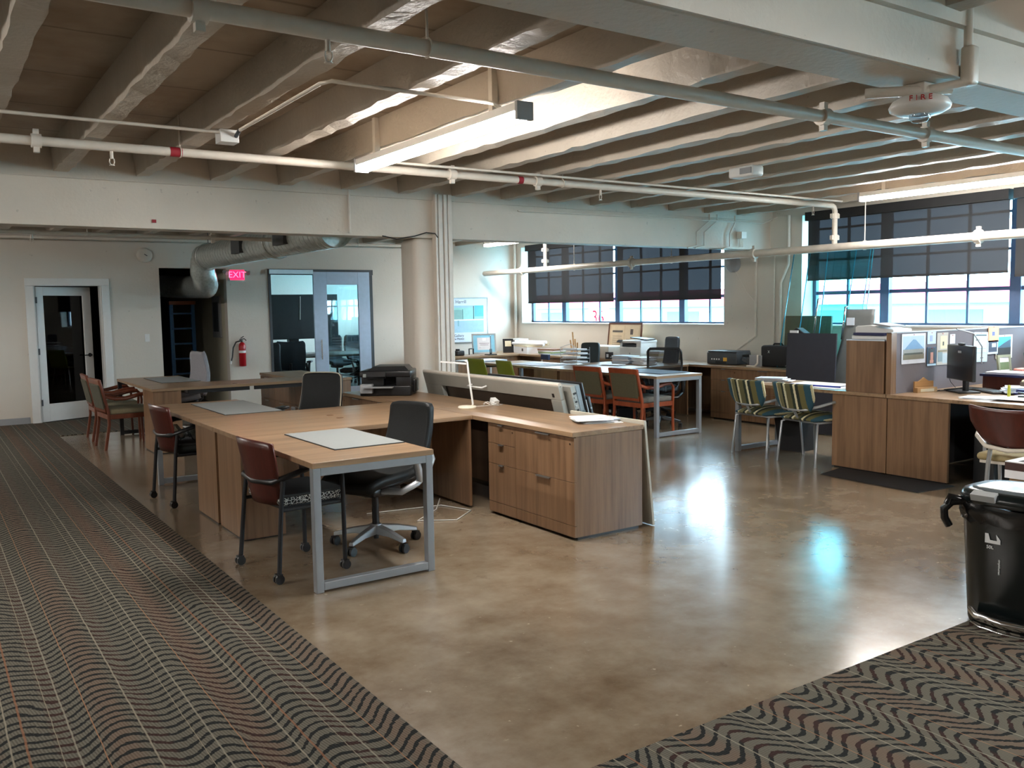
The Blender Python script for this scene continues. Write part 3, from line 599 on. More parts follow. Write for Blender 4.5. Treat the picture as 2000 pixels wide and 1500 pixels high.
def credenza(x0, ya, yb, d, label, w=.63, bfrom=.0, blen=1.07, doors=False, group='low wood laminate credenzas with drawers'):
    """top from ya to yb; drawer cabinet at the yb end; fronts face -x"""
    t = thing('credenza', label, 'cabinet', (x0+w/2, (ya+yb)/2, 0), world=True, group=group)
    MB().box(x0, x0+w, ya+d*.003, yb, TOPZ-TOPT, TOPZ).build('worktop', WY, t, bevel=.002)
    e = yb; s = yb-d*blen; f = x0+.012
    lo, hi = min(s, e), max(s, e)
    MB().box(x0+.03, x0+w-.01, lo+.004, hi-.002, .02, .703).build('cabinet_body', WZ, t, bevel=.001)
    MB().box(x0+.05, x0+w-.03, lo+.02, hi-.02, 0, .02).build('plinth', BPLAS, t)
    if abs(ya-s) > .2: MB().box(x0+w-.03, x0+w-.012, min(ya, s)+.01, max(ya, s)-.005, .02, .703).build('back_panel', WZ, t)
    dv = s+d*blen*.345
    def dr(name, a, b, z0, z1, hl):
        a, b = min(a, b)+.0015, max(a, b)-.0015
        q = MB().box(f, f+.02, a, b, z0+.0015, z1-.0015).build(name, WZ, t, bevel=.0012)
        c = (a+b)/2
        if hl: MB().box(f-.014, f+.004, c-hl/2, c+hl/2, z1-.004, z1-.0005).box(f-.016, f-.012, c-hl/2, c+hl/2, z1-.010, z1-.0005).build('handle', ALU, q)
    dr('drawer', s, dv, .55, .70, .06); dr('drawer', s, dv, .395, .55, .06); dr('drawer', s, dv, .10, .395, .06)
    dr('drawer', dv, e, .395, .70, .16); dr('drawer', dv, e, .10, .395, .16); dr('toe_panel', s, dv, .02, .10, 0); dr('toe_panel', dv, e, .02, .10, 0)
    for zz, yy in ((.655, e-d*.045), (.655, dv-d*.035)): MB().cyl((f-.002, yy, zz), (f+.001, yy, zz), .007, n=10).build('lock', CHROME, t)
    return t
desk(1.755, 6.54, -1, 'wood desk nearest the camera with grey leg frame and felt pad')
desk(1.755, 6.54, 1, 'second wood desk, back to back behind the nearest one')
credenza(3.573, 6.54, 4.60, -1, 'low drawer credenza nearest the camera with papers on its end')
credenza(3.573, 6.54, 8.45, 1, 'low credenza that carries the big black printer')
desk(2.12, 10.3, 1, 'third wood desk farthest left near the white glazed door', ftype=BMATTE, L=2.05, mod=False, filler=False, bridge=1.77)  # grey leg frame coloured matte black for the shadow it stands in
t = thing('credenza', 'separate wood cabinet with two doors behind the grey-black chair', 'cabinet', (4.2, 11.2, 0), world=True, group='low wood laminate credenzas with drawers')
MB().box(3.90, 4.50, 10.29, 12.05, TOPZ-TOPT, TOPZ).build('worktop', WY, t, bevel=.002)
MB().box(3.93, 4.49, 10.33, 12.03, .02, .703).build('cabinet_body', WZ, t)
q = MB().box(3.91, 4.18, 10.305, 10.33, .03, .70).build('door', wood('laminate_dark', 'z', (128, 98, 74), (98, 74, 54)), t, bevel=.002); MB().box(4.155, 4.165, 10.285, 10.305, .38, .52).build('handle', ALU, q)
q = MB().box(4.19, 4.49, 10.305, 10.33, .03, .70).build('door', WZ, t, bevel=.002)
for i in range(3):
    for (z0, z1) in ((.40, .70), (.03, .40)):
        q = MB().box(3.905, 3.93, 10.34+.565*i, 10.34+.565*i+.56, z0+.002, z1-.002).build('drawer', WZ, t, bevel=.0015); MB().box(3.89, 3.905, 10.55+.565*i, 10.70+.565*i, z1-.03, z1-.02).build('handle', ALU, q)
# far workstations by the window
desk(7.2, 9.6, -1, 'desk with grey leg frame beside the two red-wood chairs', bridge=1.83)
desk(7.2, 9.6, 1, 'desk behind the two green chairs', bridge=1.83)
credenza(9.05, 9.6, 7.20, -1, 'wall credenza carrying the small black printer and the black bag', blen=1.35)
credenza(9.05, 9.6, 11.5, 1, 'wall credenza under the far window carrying printers and frames')
desk(7.35, 13.2, 1, 'desk in the far back corner behind the column', bridge=1.7, L=1.15)
credenza(9.05, 13.205, 14.38, 1, 'short corner credenza below the framed certificate', blen=1.0)
credenza(9.05, 13.2, 11.6, -1, 'corner credenza covered with boxes and paper rolls', blen=.9)
# reception side
desk(7.22, 4.69, 1, 'desk with papers beside the two striped chairs', wx=.7, L=1.78, g=.004)
desk(7.22, 4.69, -1, 'cluttered reception desk with the black monitor', wx=.76, bridge=1.9, L=2.4, bxw=.03, mod='dark', g=.004)  # black modesty panel puts the deep shade under this desk into its colour
credenza(9.12, 4.69, 6.3, 1, 'wood cabinet partly hidden behind the tall hutch', blen=.9)
t = thing('hutch_cabinet', 'tall wood hutch box standing on the reception desk', 'cabinet', (7.45, 4.92, TOPZ), world=True)
MB().box(7.25, 7.75, 4.735, 5.13, TOPZ, 1.215).build('cabinet_body', WZ, t, bevel=.002); MB().box(7.25, 7.75, 4.735, 5.13, 1.215, 1.225).build('top_board', PAPERB, t)
t = thing('pin_panel', 'grey fabric partition panel pinned with pictures', 'partition', (8.3, 4.69, TOPZ), world=True)
PINM = mat('grey_blue_fabric', (112, 107, 112), .9, var=.03, nscale=90, bump=.1)
MB().box(7.33, 9.75, 4.672, 4.708, TOPZ, 1.285).build('fabric_panel', PINM, t); MB().box(7.25, 7.33, 4.665, 4.715, TOPZ, 1.29).build('end_post', WZ, t)
MB().box(7.25, 9.75, 4.668, 4.712, 1.285, 1.295).build('top_cap', GPLAS, t)
t = thing('side_cabinet', 'brown cabinet end behind the pinned pictures at the right edge', 'cabinet', (9.3, 4.1, TOPZ), world=True)
MB().box(9.2, 9.8, 3.4, 4.22, TOPZ, 1.20).build('cabinet_body', WZ, t, bevel=.003)
credenza(9.12, 4.66, 2.6, -1, 'low cabinet under the brown end cabinet', blen=1.2)

# desk pads
def pad(x0, x1, y0, y1, label, rz=0, m=PADG):
    t = thing('desk_pad', label, 'desk pad', ((x0+x1)/2, (y0+y1)/2, TOPZ), rz, 'felt desk pads')
    w, h = (x1-x0)/2, (y1-y0)/2
    MB().box(-w, w, -h, h, 0, .005).build('pad_base', PADE, t); MB().box(-w+.003, w-.003, -h+.003, h-.003, .005, .007).build('pad_top', m, t)
pad(2.03, 2.50, 4.94, 5.79, 'grey felt desk pad on the nearest desk', .01)
pad(2.04, 2.52, 7.22, 8.30, 'grey felt desk pad on the second desk', .0)
pad(2.40, 2.86, 11.1, 12.1, 'grey felt desk pad on the third desk by the glazed door')
pad(7.45, 7.95, 7.85, 8.75, 'blue-grey desk pad in front of the mesh chair', m=mat('blue_grey_pad', (110, 128, 146), .6))
pad(7.5, 8.05, 2.9, 3.7, 'pale desk pad under papers on the reception desk', m=PAPERB)

# ------------------------------------------------------------------ CHAIRS
def caster(m, x, y, r=.028):
    m.cyl((x-.022, y, r), (x-.006, y, r), r, n=14).cyl((x+.006, y, r), (x+.022, y, r), r, n=14).cyl((x, y, r), (x, y, r*2.1), .012, n=8).box(x-.02, x+.02, y-.018, y+.018, r*1.3, r*2.1)
    return m
def guest_caster_chair(label, loc, rz, seatm):
    t = thing('guest_chair', label, 'chair', loc, rz)          # faces local +y
    def back(u, v): x = (u-.5)*.49*(1-.25*(1-v)**2); return (x, -.16-.07*v-.06*(1-(2*u-1)**2), .44+.39*v - .015*(2*u-1)**2*v)
    MB().shell(back, 14, 8, .014).build('backrest', CHERRYD, t)
    MB().tube([(.27, .16, .66), (.275, -.02, .655), (.26, -.14, .62), (.2, -.225, .585), (0, -.255, .575), (-.2, -.225, .585), (-.26, -.14, .62), (-.275, -.02, .655), (-.27, .16, .66)], .013, 8, flat=1.5).build('arm_hoop', BPLAS, t)
    for sx in (-1, 1):
        MB().rbox(sx*.275-.024, sx*.275+.024, -.08, .2, .655, .682, .011).build('arm_pad', BPLAS, t)
        lg = MB().tube([(sx*.25, -.18, .59), (sx*.255, -.20, .45), (sx*.27, -.235, .05)], .014, 10).build('leg', BMATTE, t); caster(MB(), sx*.27, -.24).build('caster', BPLAS, lg)
        lg = MB().tube([(sx*.27, .19, .66), (sx*.262, .2, .45), (sx*.262, .2, .05)], .014, 10).build('leg', BMATTE, t); caster(MB(), sx*.262, .2).build('caster', BPLAS, lg)
        MB().tube([(sx*.255, -.20, .42), (sx*.25, .2, .42)], .011, 8).build('side_rail', BMATTE, t)
    MB().rbox(-.24, .24, -.19, .23, .435, .495, .028).build('seat', seatm, t); MB().rbox(-.235, .235, -.185, .225, .485, .502, .008).build('seat_top', mat('charcoal_fabric', (44, 46, 46), .9), t)
    MB().box(-.22, .22, -.17, .2, .415, .437).build('seat_pan', BPLAS, t)
    return t
guest_caster_chair('black-framed chair with dark red back and lattice-pattern seat at the nearest desk', (1.86, 5.20, 0), -PI/2+.11, LATT)
guest_caster_chair('black-framed chair with dark red back at the second desk', (1.86, 7.66, 0), -PI/2+.08, mat('dark_green_fabric', (36, 42, 42), .8, var=.1))
tag(MB().shell(lambda u, v: (1.72+.3*u, 7.5+.3*v, .51+.05*math.sin(9*u)*math.cos(7*v)+.02*math.sin(23*u+11*v)+.06), 14, 14, .003).build('plastic_sheet', glassmat('clear_plastic', (.75, .8, .82), .25)), 'crumpled clear plastic on the second dark red chair', 'plastic sheet')

def task_chair(label, loc, rz, bm, frame, basem, arms=True, h=1.0, bw=.46, piping=None, name='task_chair', bz=.52, high=False, slab=False):
    t = thing(name, label, 'chair', loc, rz)
    b = MB().cyl((0, 0, .085), (0, 0, .15), .038).build('base_hub', basem, t)
    for k in range(5):
        a = 2*PI*k/5+.5; ca, sa = math.cos(a), math.sin(a)
        m = MB(); P = [(.03, .115, .034, .028), (.16, .105, .027, .018), (.29, .078, .019, .012)]; vs = []
        for (r, z, w, hh) in P: vs += [(ca*r-sa*w, sa*r+ca*w, z-hh), (ca*r+sa*w, sa*r-ca*w, z-hh), (ca*r+sa*w*.7, sa*r-ca*w*.7, z+hh), (ca*r-sa*w*.7, sa*r+ca*w*.7, z+hh)]
        fs = [(i*4+q, i*4+(q+1) % 4, (i+1)*4+(q+1) % 4, (i+1)*4+q) for i in range(2) for q in range(4)]+[(0, 1, 2, 3), (8, 11, 10, 9)]
        lg = m.add(vs, fs).build('base_arm', basem, t, bevel=.004)
        caster(MB(), ca*.285, sa*.285, .029).build('caster', BPLAS, lg)
    MB().cyl((0, 0, .05), (0, 0, .12), .018).cyl((0, 0, .15), (0, 0, .36), .024).build('gas_lift', BPLAS, t)
    MB().rbox(-.10, .10, -.16, .12, .345, .415, .03).build('tilt_mechanism', BPLAS, t)
    def seat(u, v): return ((u-.5)*.49*(1-.12*abs(2*v-1)**3), (v-.5)*.48+.02, .455-.02*math.cos(PI*(2*u-1)/2)+.03*(1-v)**3-.045*max(0, v-.7)**2*10)
    MB().shell(seat, 12, 12, .06).build('seat', bm, t)
    MB().shell(lambda u, v: ((u-.5)*.40, (v-.5)*.40+.01, .43-.03*math.cos(PI*(2*u-1)/2)), 8, 8, .03).build('seat_shell', BPLAS, t)
    zt = h
    def bk(u, v):
        if slab:
            w = bw*(1.04-.10*v); w *= 1 if v < .93 else 1-((v-.93)/.07)**2*.10
            return ((u-.5)*w, -.23-.13*v-.03*math.sin(PI*v)-.012*(1-(2*u-1)**2), bz+(zt-bz)*v-.012*(2*u-1)**4*v)
        w = bw*(.80+.34*math.sin(PI*min(1, v*1.0+.25)*.62)) if not high else bw*(1-.35*v)
        if v > .9: w *= (1-((v-.9)/.1)**2*.16)
        return ((u-.5)*w, -.24-.10*v-.05*math.sin(PI*v*1.2)-.035*(1-(2*u-1)**2), bz+(zt-bz)*v)
    MB().shell(bk, 16, 18, .022 if bm == MESHF else .05).build('backrest', bm, t)
    if piping or (frame and not slab):
        edge = [bk(0, j/18) for j in range(19)]+[bk(i/12, 1) for i in range(1, 12)]+[bk(1, 1-j/18) for j in range(19)]
        MB().tube([(p[0], p[1]-.012, p[2]) for p in edge], .009 if bm != MESHF else .016, 6).build('back_frame', piping or frame, t)
    MB().tube([(0, -.14, .38), (0, -.30, .40), (0, -.38, .47), (0, -.38, .56), (0, -.385, .64)], .02, 8, flat=1.8).build('back_spine', BPLAS if basem != SILVER else frame, t)
    if arms:
        for sx in (-1, 1):
            MB().tube([(sx*.10, .03, .385), (sx*.24, .00, .39), (sx*.27, -.12, .43), (sx*.27, -.22, .49), (sx*.27, -.27, .57), (sx*.26, -.25, .63)], .018, 8, flat=1.5).build('side_arm_bracket', frame, t)
            MB().tube([(sx*.285, -.14, .44), (sx*.29, -.08, .63)], .026, 8, flat=.7).build('arm_post', frame, t)
            MB().rbox(sx*.29-.045, sx*.29+.045, -.16, .10, .63, .66, .014).build('arm_pad', BPLAS, t)
    return t
c1 = task_chair('black leather task chair with silver five-star base at the nearest desk', (2.47, 5.33, 0), PI/2+.36, LEATHER, SILVER, SILVER, h=.935, bw=.375, slab=True)
task_chair('charcoal task chair with cream piped edge behind the second desk', (3.02, 8.0, 0), PI/2+.75, LEATHER, SILVER, SILVER, h=.965, bw=.42, slab=True, piping=mat('cream_piping', (190, 180, 160), .6))
task_chair('light grey high-backed chair at the third desk', (2.70, 11.70, 0), PI/2+.35, GREYF, GREYF, ALU, h=1.06, bw=.42, arms=False, high=True)
task_chair('dark charcoal chair back behind the wire letter tray', (8.30, 10.45, 0), 2.1, mat('dark_green_grey', (44, 54, 56), .6), BPLAS, BPLAS, h=1.02, bw=.30, slab=True)
task_chair('black mesh-back office chair at the desk with leg frame', (7.95, 8.40, 0), PI/2+.6, MESHF, BPLAS, BPLAS, h=1.0, bw=.40, name='mesh_chair')
task_chair('tall dark chair back against the far wall beside the white printer', (8.70, 9.28, 0), PI/2+.1, mat('grey_mesh_back', (62, 70, 78), .5), BPLAS, BPLAS, h=1.12, bw=.24, slab=True)

def wood_chair(label, loc, rz, wm, fab_back, fab_seat):
    t = thing('armchair', label, 'chair', loc, rz)
    for sx in (-1, 1):
        MB().tube([(sx*.245, -.30, .0), (sx*.25, -.25, .30), (sx*.25, -.25, .44), (sx*.245, -.33, .82)], .021, 4).build('leg', wm, t, bevel=.004)
        MB().tube([(sx*.255, .25, .0), (sx*.255, .24, .35), (sx*.255, .25, .52), (sx*.26, .245, .59), (sx*.26, .20, .635)], .019, 4).build('leg', wm, t, bevel=.004)
        MB().tube([(sx*.26, .21, .635), (sx*.265, .1, .63), (sx*.262, -.06, .595), (sx*.25, -.18, .60), (sx*.25, -.275, .63)], .018, 6, flat=1.5).build('armrest', wm, t)
        MB().box(sx*.25-.014, sx*.25+.014, -.25, .24, .36, .415).build('side_rail', wm, t, bevel=.003)
    MB().box(-.24, .24, .225, .255, .36, .415).box(-.24, .24, -.265, -.235, .36, .415).build('apron', wm, t, bevel=.003)
    MB().cb((0, -.328, .79), (.50, .03, .075), rx=.2).build('top_rail', wm, t, bevel=.005)
    MB().cb((0, -.272, .47), (.46, .028, .06), rx=.15).build('lower_rail', wm, t, bevel=.004)
    MB().cb((0, -.298, .62), (.455, .045, .30), rx=.19).build('backrest', fab_back, t, bevel=.012)
    MB().rbox(-.245, .245, -.23, .255, .41, .475, .025).build('seat', fab_seat, t)
    return t
wc = wood_chair('olive-backed red-wood armchair nearest the leg frame of the far desk', (7.33, 8.02, 0), -PI/2, CHERRY, OLIVE, SEATG)
dup(wc, (7.28, 8.66, 0), -PI/2+.03, 'olive-backed red-wood armchair left of its twin, beside the grey machine end')
wd2 = wood_chair('beige-seated reddish armchair nearest the third desk support box', (2.02, 11.28, 0), -PI/2+.06, wood('reddish_wood', 'z', (122, 66, 44), (92, 46, 30), .35), mat('dark_olive_fabric', (78, 76, 62), .9), SEATB)
dup(wd2, (2.04, 12.15, 0), -PI/2-.02, 'beige-seated reddish armchair farther back near the glazed door')

def shell_chair(label, loc, rz):
    t = thing('shell_chair', label, 'chair', loc, rz, 'green plastic shell chairs')
    def bk(u, v):
        w = .42*(.92+.08*math.sin(PI*v)); return ((u-.5)*w, -.2-.10*v-.02*(1-(2*u-1)**2), .46+.38*v)
    MB().shell(bk, 12, 8, .012).build('backrest', GREENP, t)
    MB().shell(lambda u, v: ((u-.5)*.44, (v-.5)*.42, .455-.012*math.cos(PI*(2*u-1)/2)), 10, 8, .012).build('seat', GREENP, t)
    for sx in (-1, 1):
        for sy in (-1, 1): MB().tube([(sx*.17, sy*.14, .445), (sx*.23, sy*.21, .0)], .011, 8).build('leg', CHROME, t)
    return t
sc = shell_chair('left green plastic chair seen over the grey machine panel', (7.08, 11.05, 0), -PI/2+.08)
dup(sc, (7.08, 10.28, 0), -PI/2-.02, 'right green plastic chair seen over the grey machine panel')

def band_chair(label, loc, rz, fb, fs, name='side_chair', hi=.80, group=None):
    t = thing(name, label, 'chair', loc, rz, group)
    def bk(u, v): w = .50*(.62+.38*min(1, v*2.2)**.6); return ((u-.5)*w, -.235-.07*v-.05*(1-(2*u-1)**2), .535+(hi-.535)*v)
    MB().shell(bk, 16, 10, .03).build('backrest', fb, t)
    MB().tube([(.30, .06, .63), (.29, -.06, .62), (.25, -.2, .585), (.15, -.285, .55), (0, -.315, .54), (-.15, -.285, .55), (-.25, -.2, .585), (-.29, -.06, .62), (-.30, .06, .63)], .013, 8, flat=1.2).build('back_band', SILVER, t)
    for sx in (-1, 1): MB().rbox(sx*.30-.022, sx*.30+.022, .0, .20, .625, .65, .01).build('arm_pad', DARKG, t)
    MB().shell(lambda u, v: ((u-.5)*.50*(1-.16*abs(2*v-1)**3), (v-.5)*.50, .435+.05*(1-abs(2*u-1)**3)*(1-abs(2*v-1)**3)), 14, 14, .02).build('seat', fs, t)
    MB().tube([(-.23, .2, .42), (-.23, -.2, .42), (.23, -.2, .42), (.23, .2, .42)], .011, 8, True).build('seat_ring', SILVER, t)
    MB().tube([(0, -.30, .54), (0, -.25, .47), (0, -.2, .42)], .012, 8, flat=2).build('back_stem', SILVER, t)
    for sx in (-1, 1):
        for sy in (-1, 1): MB().tube([(sx*.20, sy*.17, .42), (sx*.235, sy*.22, .40), (sx*.25, sy*.26, .0)], .012, 8).build('leg', SILVER, t)
    return t
sb = band_chair('green and blue striped chair on the left of the striped pair', (7.36, 6.14, 0), -PI/2-.10, STRIPE, STRIPE, group='striped visitor chairs')
dup(sb, (7.33, 5.52, 0), -PI/2-.12, 'green and blue striped chair on the right, beside the reception cabinet')
t = thing('guest_chair', 'dark red-backed chair with tan seat at the cluttered desk', 'chair', (6.52, 3.12, 0), -PI/2+.08)
def bk(u, v):
    w = .52*(.45+.55*min(1, v*1.6)**.55); return ((u-.5)*w, -.25-.08*v-.05*(1-(2*u-1)**2), .55+.27*v+.02*(2*u-1)**2*v)
MB().shell(bk, 18, 10, .014).build('backrest', CHERRYD, t)
MB().tube([(.31, .12, .66), (.305, -.04, .655), (.265, -.19, .60), (.16, -.295, .545), (0, -.325, .53), (-.16, -.295, .545), (-.265, -.19, .60), (-.305, -.04, .655), (-.31, .12, .66)], .014, 8, flat=1.15).build('back_band', PIPEP, t)
TANS = wood('tan_striped_fabric', 'y', (168, 152, 112), (140, 124, 88), .9)
MB().rbox(-.25, .25, -.24, .25, .43, .485, .026).build('seat', TANS, t); MB().box(-.23, .23, -.22, .23, .41, .432).build('seat_pan', PIPEP, t)
for sx in (-1, 1):
    MB().tube([(sx*.13, -.28, .55), (sx*.15, -.27, .42), (sx*.17, -.27, .0)], .016, 8).build('leg', SILVER, t); MB().tube([(sx*.31, .12, .66), (sx*.27, .2, .42), (sx*.27, .25, .0)], .014, 8).build('leg', SILVER, t)

# ------------------------------------------------------------------ THINGS ON AND AROUND THE FURNITURE
def L(name, label, cat, loc, rz=0, group=None): return thing(name, label, cat, loc, rz, group)
# big black printer (front faces local -y)
t = L('printer', 'large black multifunction printer on the low credenza by the column', 'printer', (3.86, 7.93, TOPZ), -.62)
MB().rbox(-.25, .25, -.20, .22, .0, .10, .012).build('paper_tray', BPLAS, t)
MB().rbox(-.24, -.02, -.17, .21, .09, .20, .01).rbox(.10, .25, -.20, .21, .09, .20, .012).build('printer_body', BPLAS, t)
MB().box(-.02, .10, -.05, .2, .09, .2).build('output_slot', BMATTE, t)
MB().rbox(-.25, .25, -.22, .22, .185, .245, .014).build('scanner_unit', BPLAS, t)
MB().prism([(-.20, .24), (.22, .24), (.18, .285), (-.12, .285)], -.12, .19, 'y').build('scanner_lid', BPLAS, t)
MB().cb((-.10, -.235, .205), (.22, .05, .05), rx=-.5).build('control_panel', BPLAS, t); MB().cb((-.19, -.262, .205), (.03, .004, .035), rx=-.5).build('screen', mat('grey_screen', (130, 138, 136), .3), t)
MB().rbox(-.24, -.12, -.26, -.16, .03, .12, .01).build('side_grip', GPLAS, t); MB().rbox(.24, .275, -.05, .18, .02, .15, .012).build('rear_cover', BPLAS, t)
MB().box(-.20, .08, -.30, -.2, .085, .095).build('output_tray', GPLAS, t)
# desk lamp, adapter, papers
t = L('desk_lamp', 'white slim desk lamp with flat head and round base on the credenza', 'desk lamp', (3.80, 6.33, TOPZ))
MB().lathe([(.075, 0), (.078, .004), (.078, .014), (.07, .02), (.0001, .021)], (0, 0, 0), 28).build('lamp_base', mat('cream_white', (232, 226, 206), .4), t)
MB().tube([(.07, .03, .012), (.075, .03, .03), (.05, .055, .30), (.045, .06, .385), (.03, .07, .393)], .0085, 8).build('lamp_pole', WPLAS, t)
MB().cb((-.05, .13, .38), (.22, .03, .012), rz=-.64+PI, ry=-.1).build('lamp_head', WPLAS, t)
t = L('power_adapter', 'white power adapter with coiled cord beside the lamp', 'power adapter', (4.08, 6.32, TOPZ))
MB().cb((0, .02, .034), (.05, .07, .045), rx=.4).build('adapter_block', WPLAS, t)
MB().tube([(.0, 0, .03)]+[(-.10+.05*math.cos(a)+.01*a, -.02+.06*math.sin(a), .008+.03*abs(math.sin(a*1.5))) for a in [i*.5 for i in range(22)]]+[(.09, .02, .004), (-.18, .05, .003)], .003, 6).build('cord', WPLAS, t)
def papers(label, loc, rz, n, w=.22, h=.28, m=PAPER, spread=.02, th=.004, name='paper_stack', seed=1):
    t = thing(name, label, 'papers', loc, rz); r = random.Random(seed); z = 0
    for k in range(n):
        a = r.uniform(-.12, .12) if spread else 0; q = th*r.uniform(.6, 1.4)
        mm = m if r.random() < .75 else (PAPERB if m is PAPER else PAPER)
        MB().cb((r.uniform(-spread, spread), r.uniform(-spread, spread), z+q/2), (w*r.uniform(.85, 1), h*r.uniform(.85, 1), q*.92), rz=a).build('sheet', mm, t); z += q
    return t
papers('pile of magazines and envelopes on the end of the nearest credenza', (4.05, 4.95, TOPZ), 1.2, 6, .21, .29, spread=.04, th=.005, seed=4)
# leaning machine panels behind the credenza
th_ = .26
def lean(xb, y, z): return Matrix.Translation((xb, 0, 0)) @ Matrix.Rotation(-th_, 4, 'Y')
LM = mat('pale_grey_metal', (164, 164, 156), .4, .3, var=.03); BLG = mat('blue_grey_panel', (138, 152, 158), .4, .2)
t = thing('machine_panel', 'long grey leaning metal frame panel with window and bar handle behind the credenzas', 'panel', (4.5, 6.8, 0), world=True)
m = MB().box(0, .045, 5.66, 7.95, .845, .965).box(0, .045, 5.66, 5.80, .02, .845).box(0, .045, 7.62, 7.95, .02, .845).box(0, .045, 5.8, 7.62, .02, .3).xf(lean(4.50, 0, 0)); m.build('frame_face', LM, t, bevel=.004)
MB().cyl((.02, 5.66, .972), (.02, 7.95, .972), .018).xf(lean(4.50, 0, 0)).build('top_rail', PIPEP, t)
MB().tube([(-.01, 6.75, .90), (-.06, 6.75, .90), (-.06, 7.0, .90), (-.01, 7.0, .90)], .009).xf(lean(4.50, 0, 0)).build('bar_handle', WPLAS, t)
MB().cyl((-.006, 6.55, .885), (.002, 6.55, .885), .025, n=18).build('round_boss', LM, t) if 0 else None
MB().box(-.004, .0, 5.74, 5.765, .87, .90).xf(lean(4.50, 0, 0)).build('latch_hole', BPLAS, t)
BRN = mat('brown_board', (92, 76, 62), .6, var=.08)
t = thing('leaning_board', 'brown board seen through the window of the grey leaning panel', 'board', (4.6, 6.7, 0), world=True); MB().box(.047, .054, 5.7, 7.7, .02, .86).xf(lean(4.52, 0, 0)).build('board_sheet', BRN, t)
t = thing('mechanism_rail', 'grey rail with exposed mechanism between the leaning panels', 'panel', (4.6, 5.6, 0), world=True)
MB().box(.055, .10, 5.60, 7.4, .02, .945).xf(lean(4.52, 0, 0)).build('rail_body', LM, t)
r = random.Random(3)
for k in range(16): MB().box(.058+r.random()*.015, .08+r.random()*.015, 5.592, 5.602, .35+.035*k, .365+.035*k).xf(lean(4.52, 0, 0)).build('clip', BPLAS if k % 2 else ALU, t)
t = thing('grey_slab', 'blue grey panel leaning second from the right of the machine parts', 'panel', (4.7, 5.6, 0), world=True); MB().box(.104, .15, 5.60, 7.3, .02, .94).xf(lean(4.52, 0, 0)).build('panel_sheet', BLG, t, bevel=.006); MB().box(.112, .148, 5.594, 5.60, .02, .72).xf(lean(4.52, 0, 0)).build('recess', mat('teal_grey', (96, 112, 116), .5), t)
t = thing('black_slab', 'tall black strip leaning behind the blue grey panel', 'panel', (4.8, 5.6, 0), world=True); MB().rbox(.155, .18, 5.59, 7.0, .02, .95, .010).xf(lean(4.52, 0, 0)).build('panel_sheet', BPLAS, t); MB().box(.163, .171, 5.58, 5.59, .02, .80).xf(lean(4.52, 0, 0)).build('metal_edge', ALU, t)
t = thing('black_slab', 'shorter black strip rightmost of the leaning machine parts', 'panel', (4.9, 5.6, 0), world=True); MB().rbox(.185, .215, 5.58, 6.7, .02, .82, .008).xf(lean(4.52, 0, 0)).build('panel_sheet', BPLAS, t)
for z in (.45, .62, .72): MB().cyl((.20, 5.577, z), (.20, 5.581, z), .009, n=8).xf(lean(4.52, 0, 0)).build('screw', ALU, t)
t = thing('white_board', 'thin off-white board leaning on the back of the nearest credenza', 'panel', (4.35, 4.9, 0), world=True)
MB().box(0, .018, 4.60, 5.45, .0, .76).xf(Matrix.Translation((4.29, 0, .005)) @ Matrix.Rotation(-.105, 4, 'Y')).build('panel_sheet', mat('off_white_board', (190, 186, 172), .6), t)
# storage crates under the desk behind the red armchairs
for i, (x, y, z, lb) in enumerate(((7.72, 8.95, 0, 'black slotted crate on the floor under the far desk'), (7.72, 8.95, .25, 'black slotted crate stacked on the other under the far desk'))):
    t = thing('storage_crate', lb, 'crate', (x, y, z), group='black slotted crates')
    MB().box(-.16, .16, -.2, .2, .0, .24).build('crate_body', BPLAS, t, bevel=.006)
    for k in range(3):
        for j in range(3): MB().box(-.163, -.16, -.16+.11*k, -.09+.11*k, .04+.065*j, .075+.065*j).build('slot', PAPER if (k+j) % 2 else GPLAS, t)
# mat, bins
tag(MB().prism([(6.80, 5.06), (6.74, 4.08), (7.22, 4.03), (7.22, 5.14)], .001, .007).build('floor_mat', BMATTE), 'thin black mat on the floor at the foot of the reception cabinet', 'mat')
t = L('waste_bin', 'square black waste bin behind the striped chairs', 'waste bin', (7.78, 6.10, 0), .1)
MB().prism([(-.13, -.13), (.13, -.13), (.13, .13), (-.13, .13)], 0, .01).add([(-.13, -.13, 0), (.13, -.13, 0), (.13, .13, 0), (-.13, .13, 0), (-.17, -.17, .38), (.17, -.17, .38), (.17, .17, .38), (-.17, .17, .38)], [(0, 1, 5, 4), (1, 2, 6, 5), (2, 3, 7, 6), (3, 0, 4, 7)]).build('bin_body', BMATTE, t); MB().tube([(-.17, -.17, .38), (.17, -.17, .38), (.17, .17, .38), (-.17, .17, .38)], .008, 6, True).build('rim', BPLAS, t)
GB = mat('gloss_black_plastic', (12, 20, 21), .22, var=.05)
t = L('trash_can', 'tall black pedal bin with silver-grey lid and black liner at right', 'trash can', (4.35, 2.07, 0), .06)
def sup(w, h, n=28, e=2.9): return [(math.copysign(abs(math.cos(a))**(2/e), math.cos(a))*w, math.copysign(abs(math.sin(a))**(2/e), math.sin(a))*h) for a in [2*PI*i/n for i in range(n)]]
def loft(levels, n=28):
    m = MB(); vs = []
    for (w, h, z, ox) in levels: vs += [(x+ox, y, z) for x, y in sup(w, h, n)]
    m.add(vs, [(i*n+k, i*n+(k+1) % n, (i+1)*n+(k+1) % n, (i+1)*n+k) for i in range(len(levels)-1) for k in range(n)], True)
    m.add(vs[:n], [tuple(range(n-1, -1, -1))]); m.add(vs[-n:], [tuple(range(n))]); return m
loft([(.165, .235, 0, 0), (.17, .24, .02, 0), (.20, .27, .56, 0)]).build('bin_body', GB, t)
LIDM = mat('smoked_lid', (92, 100, 104), .2, var=.03)
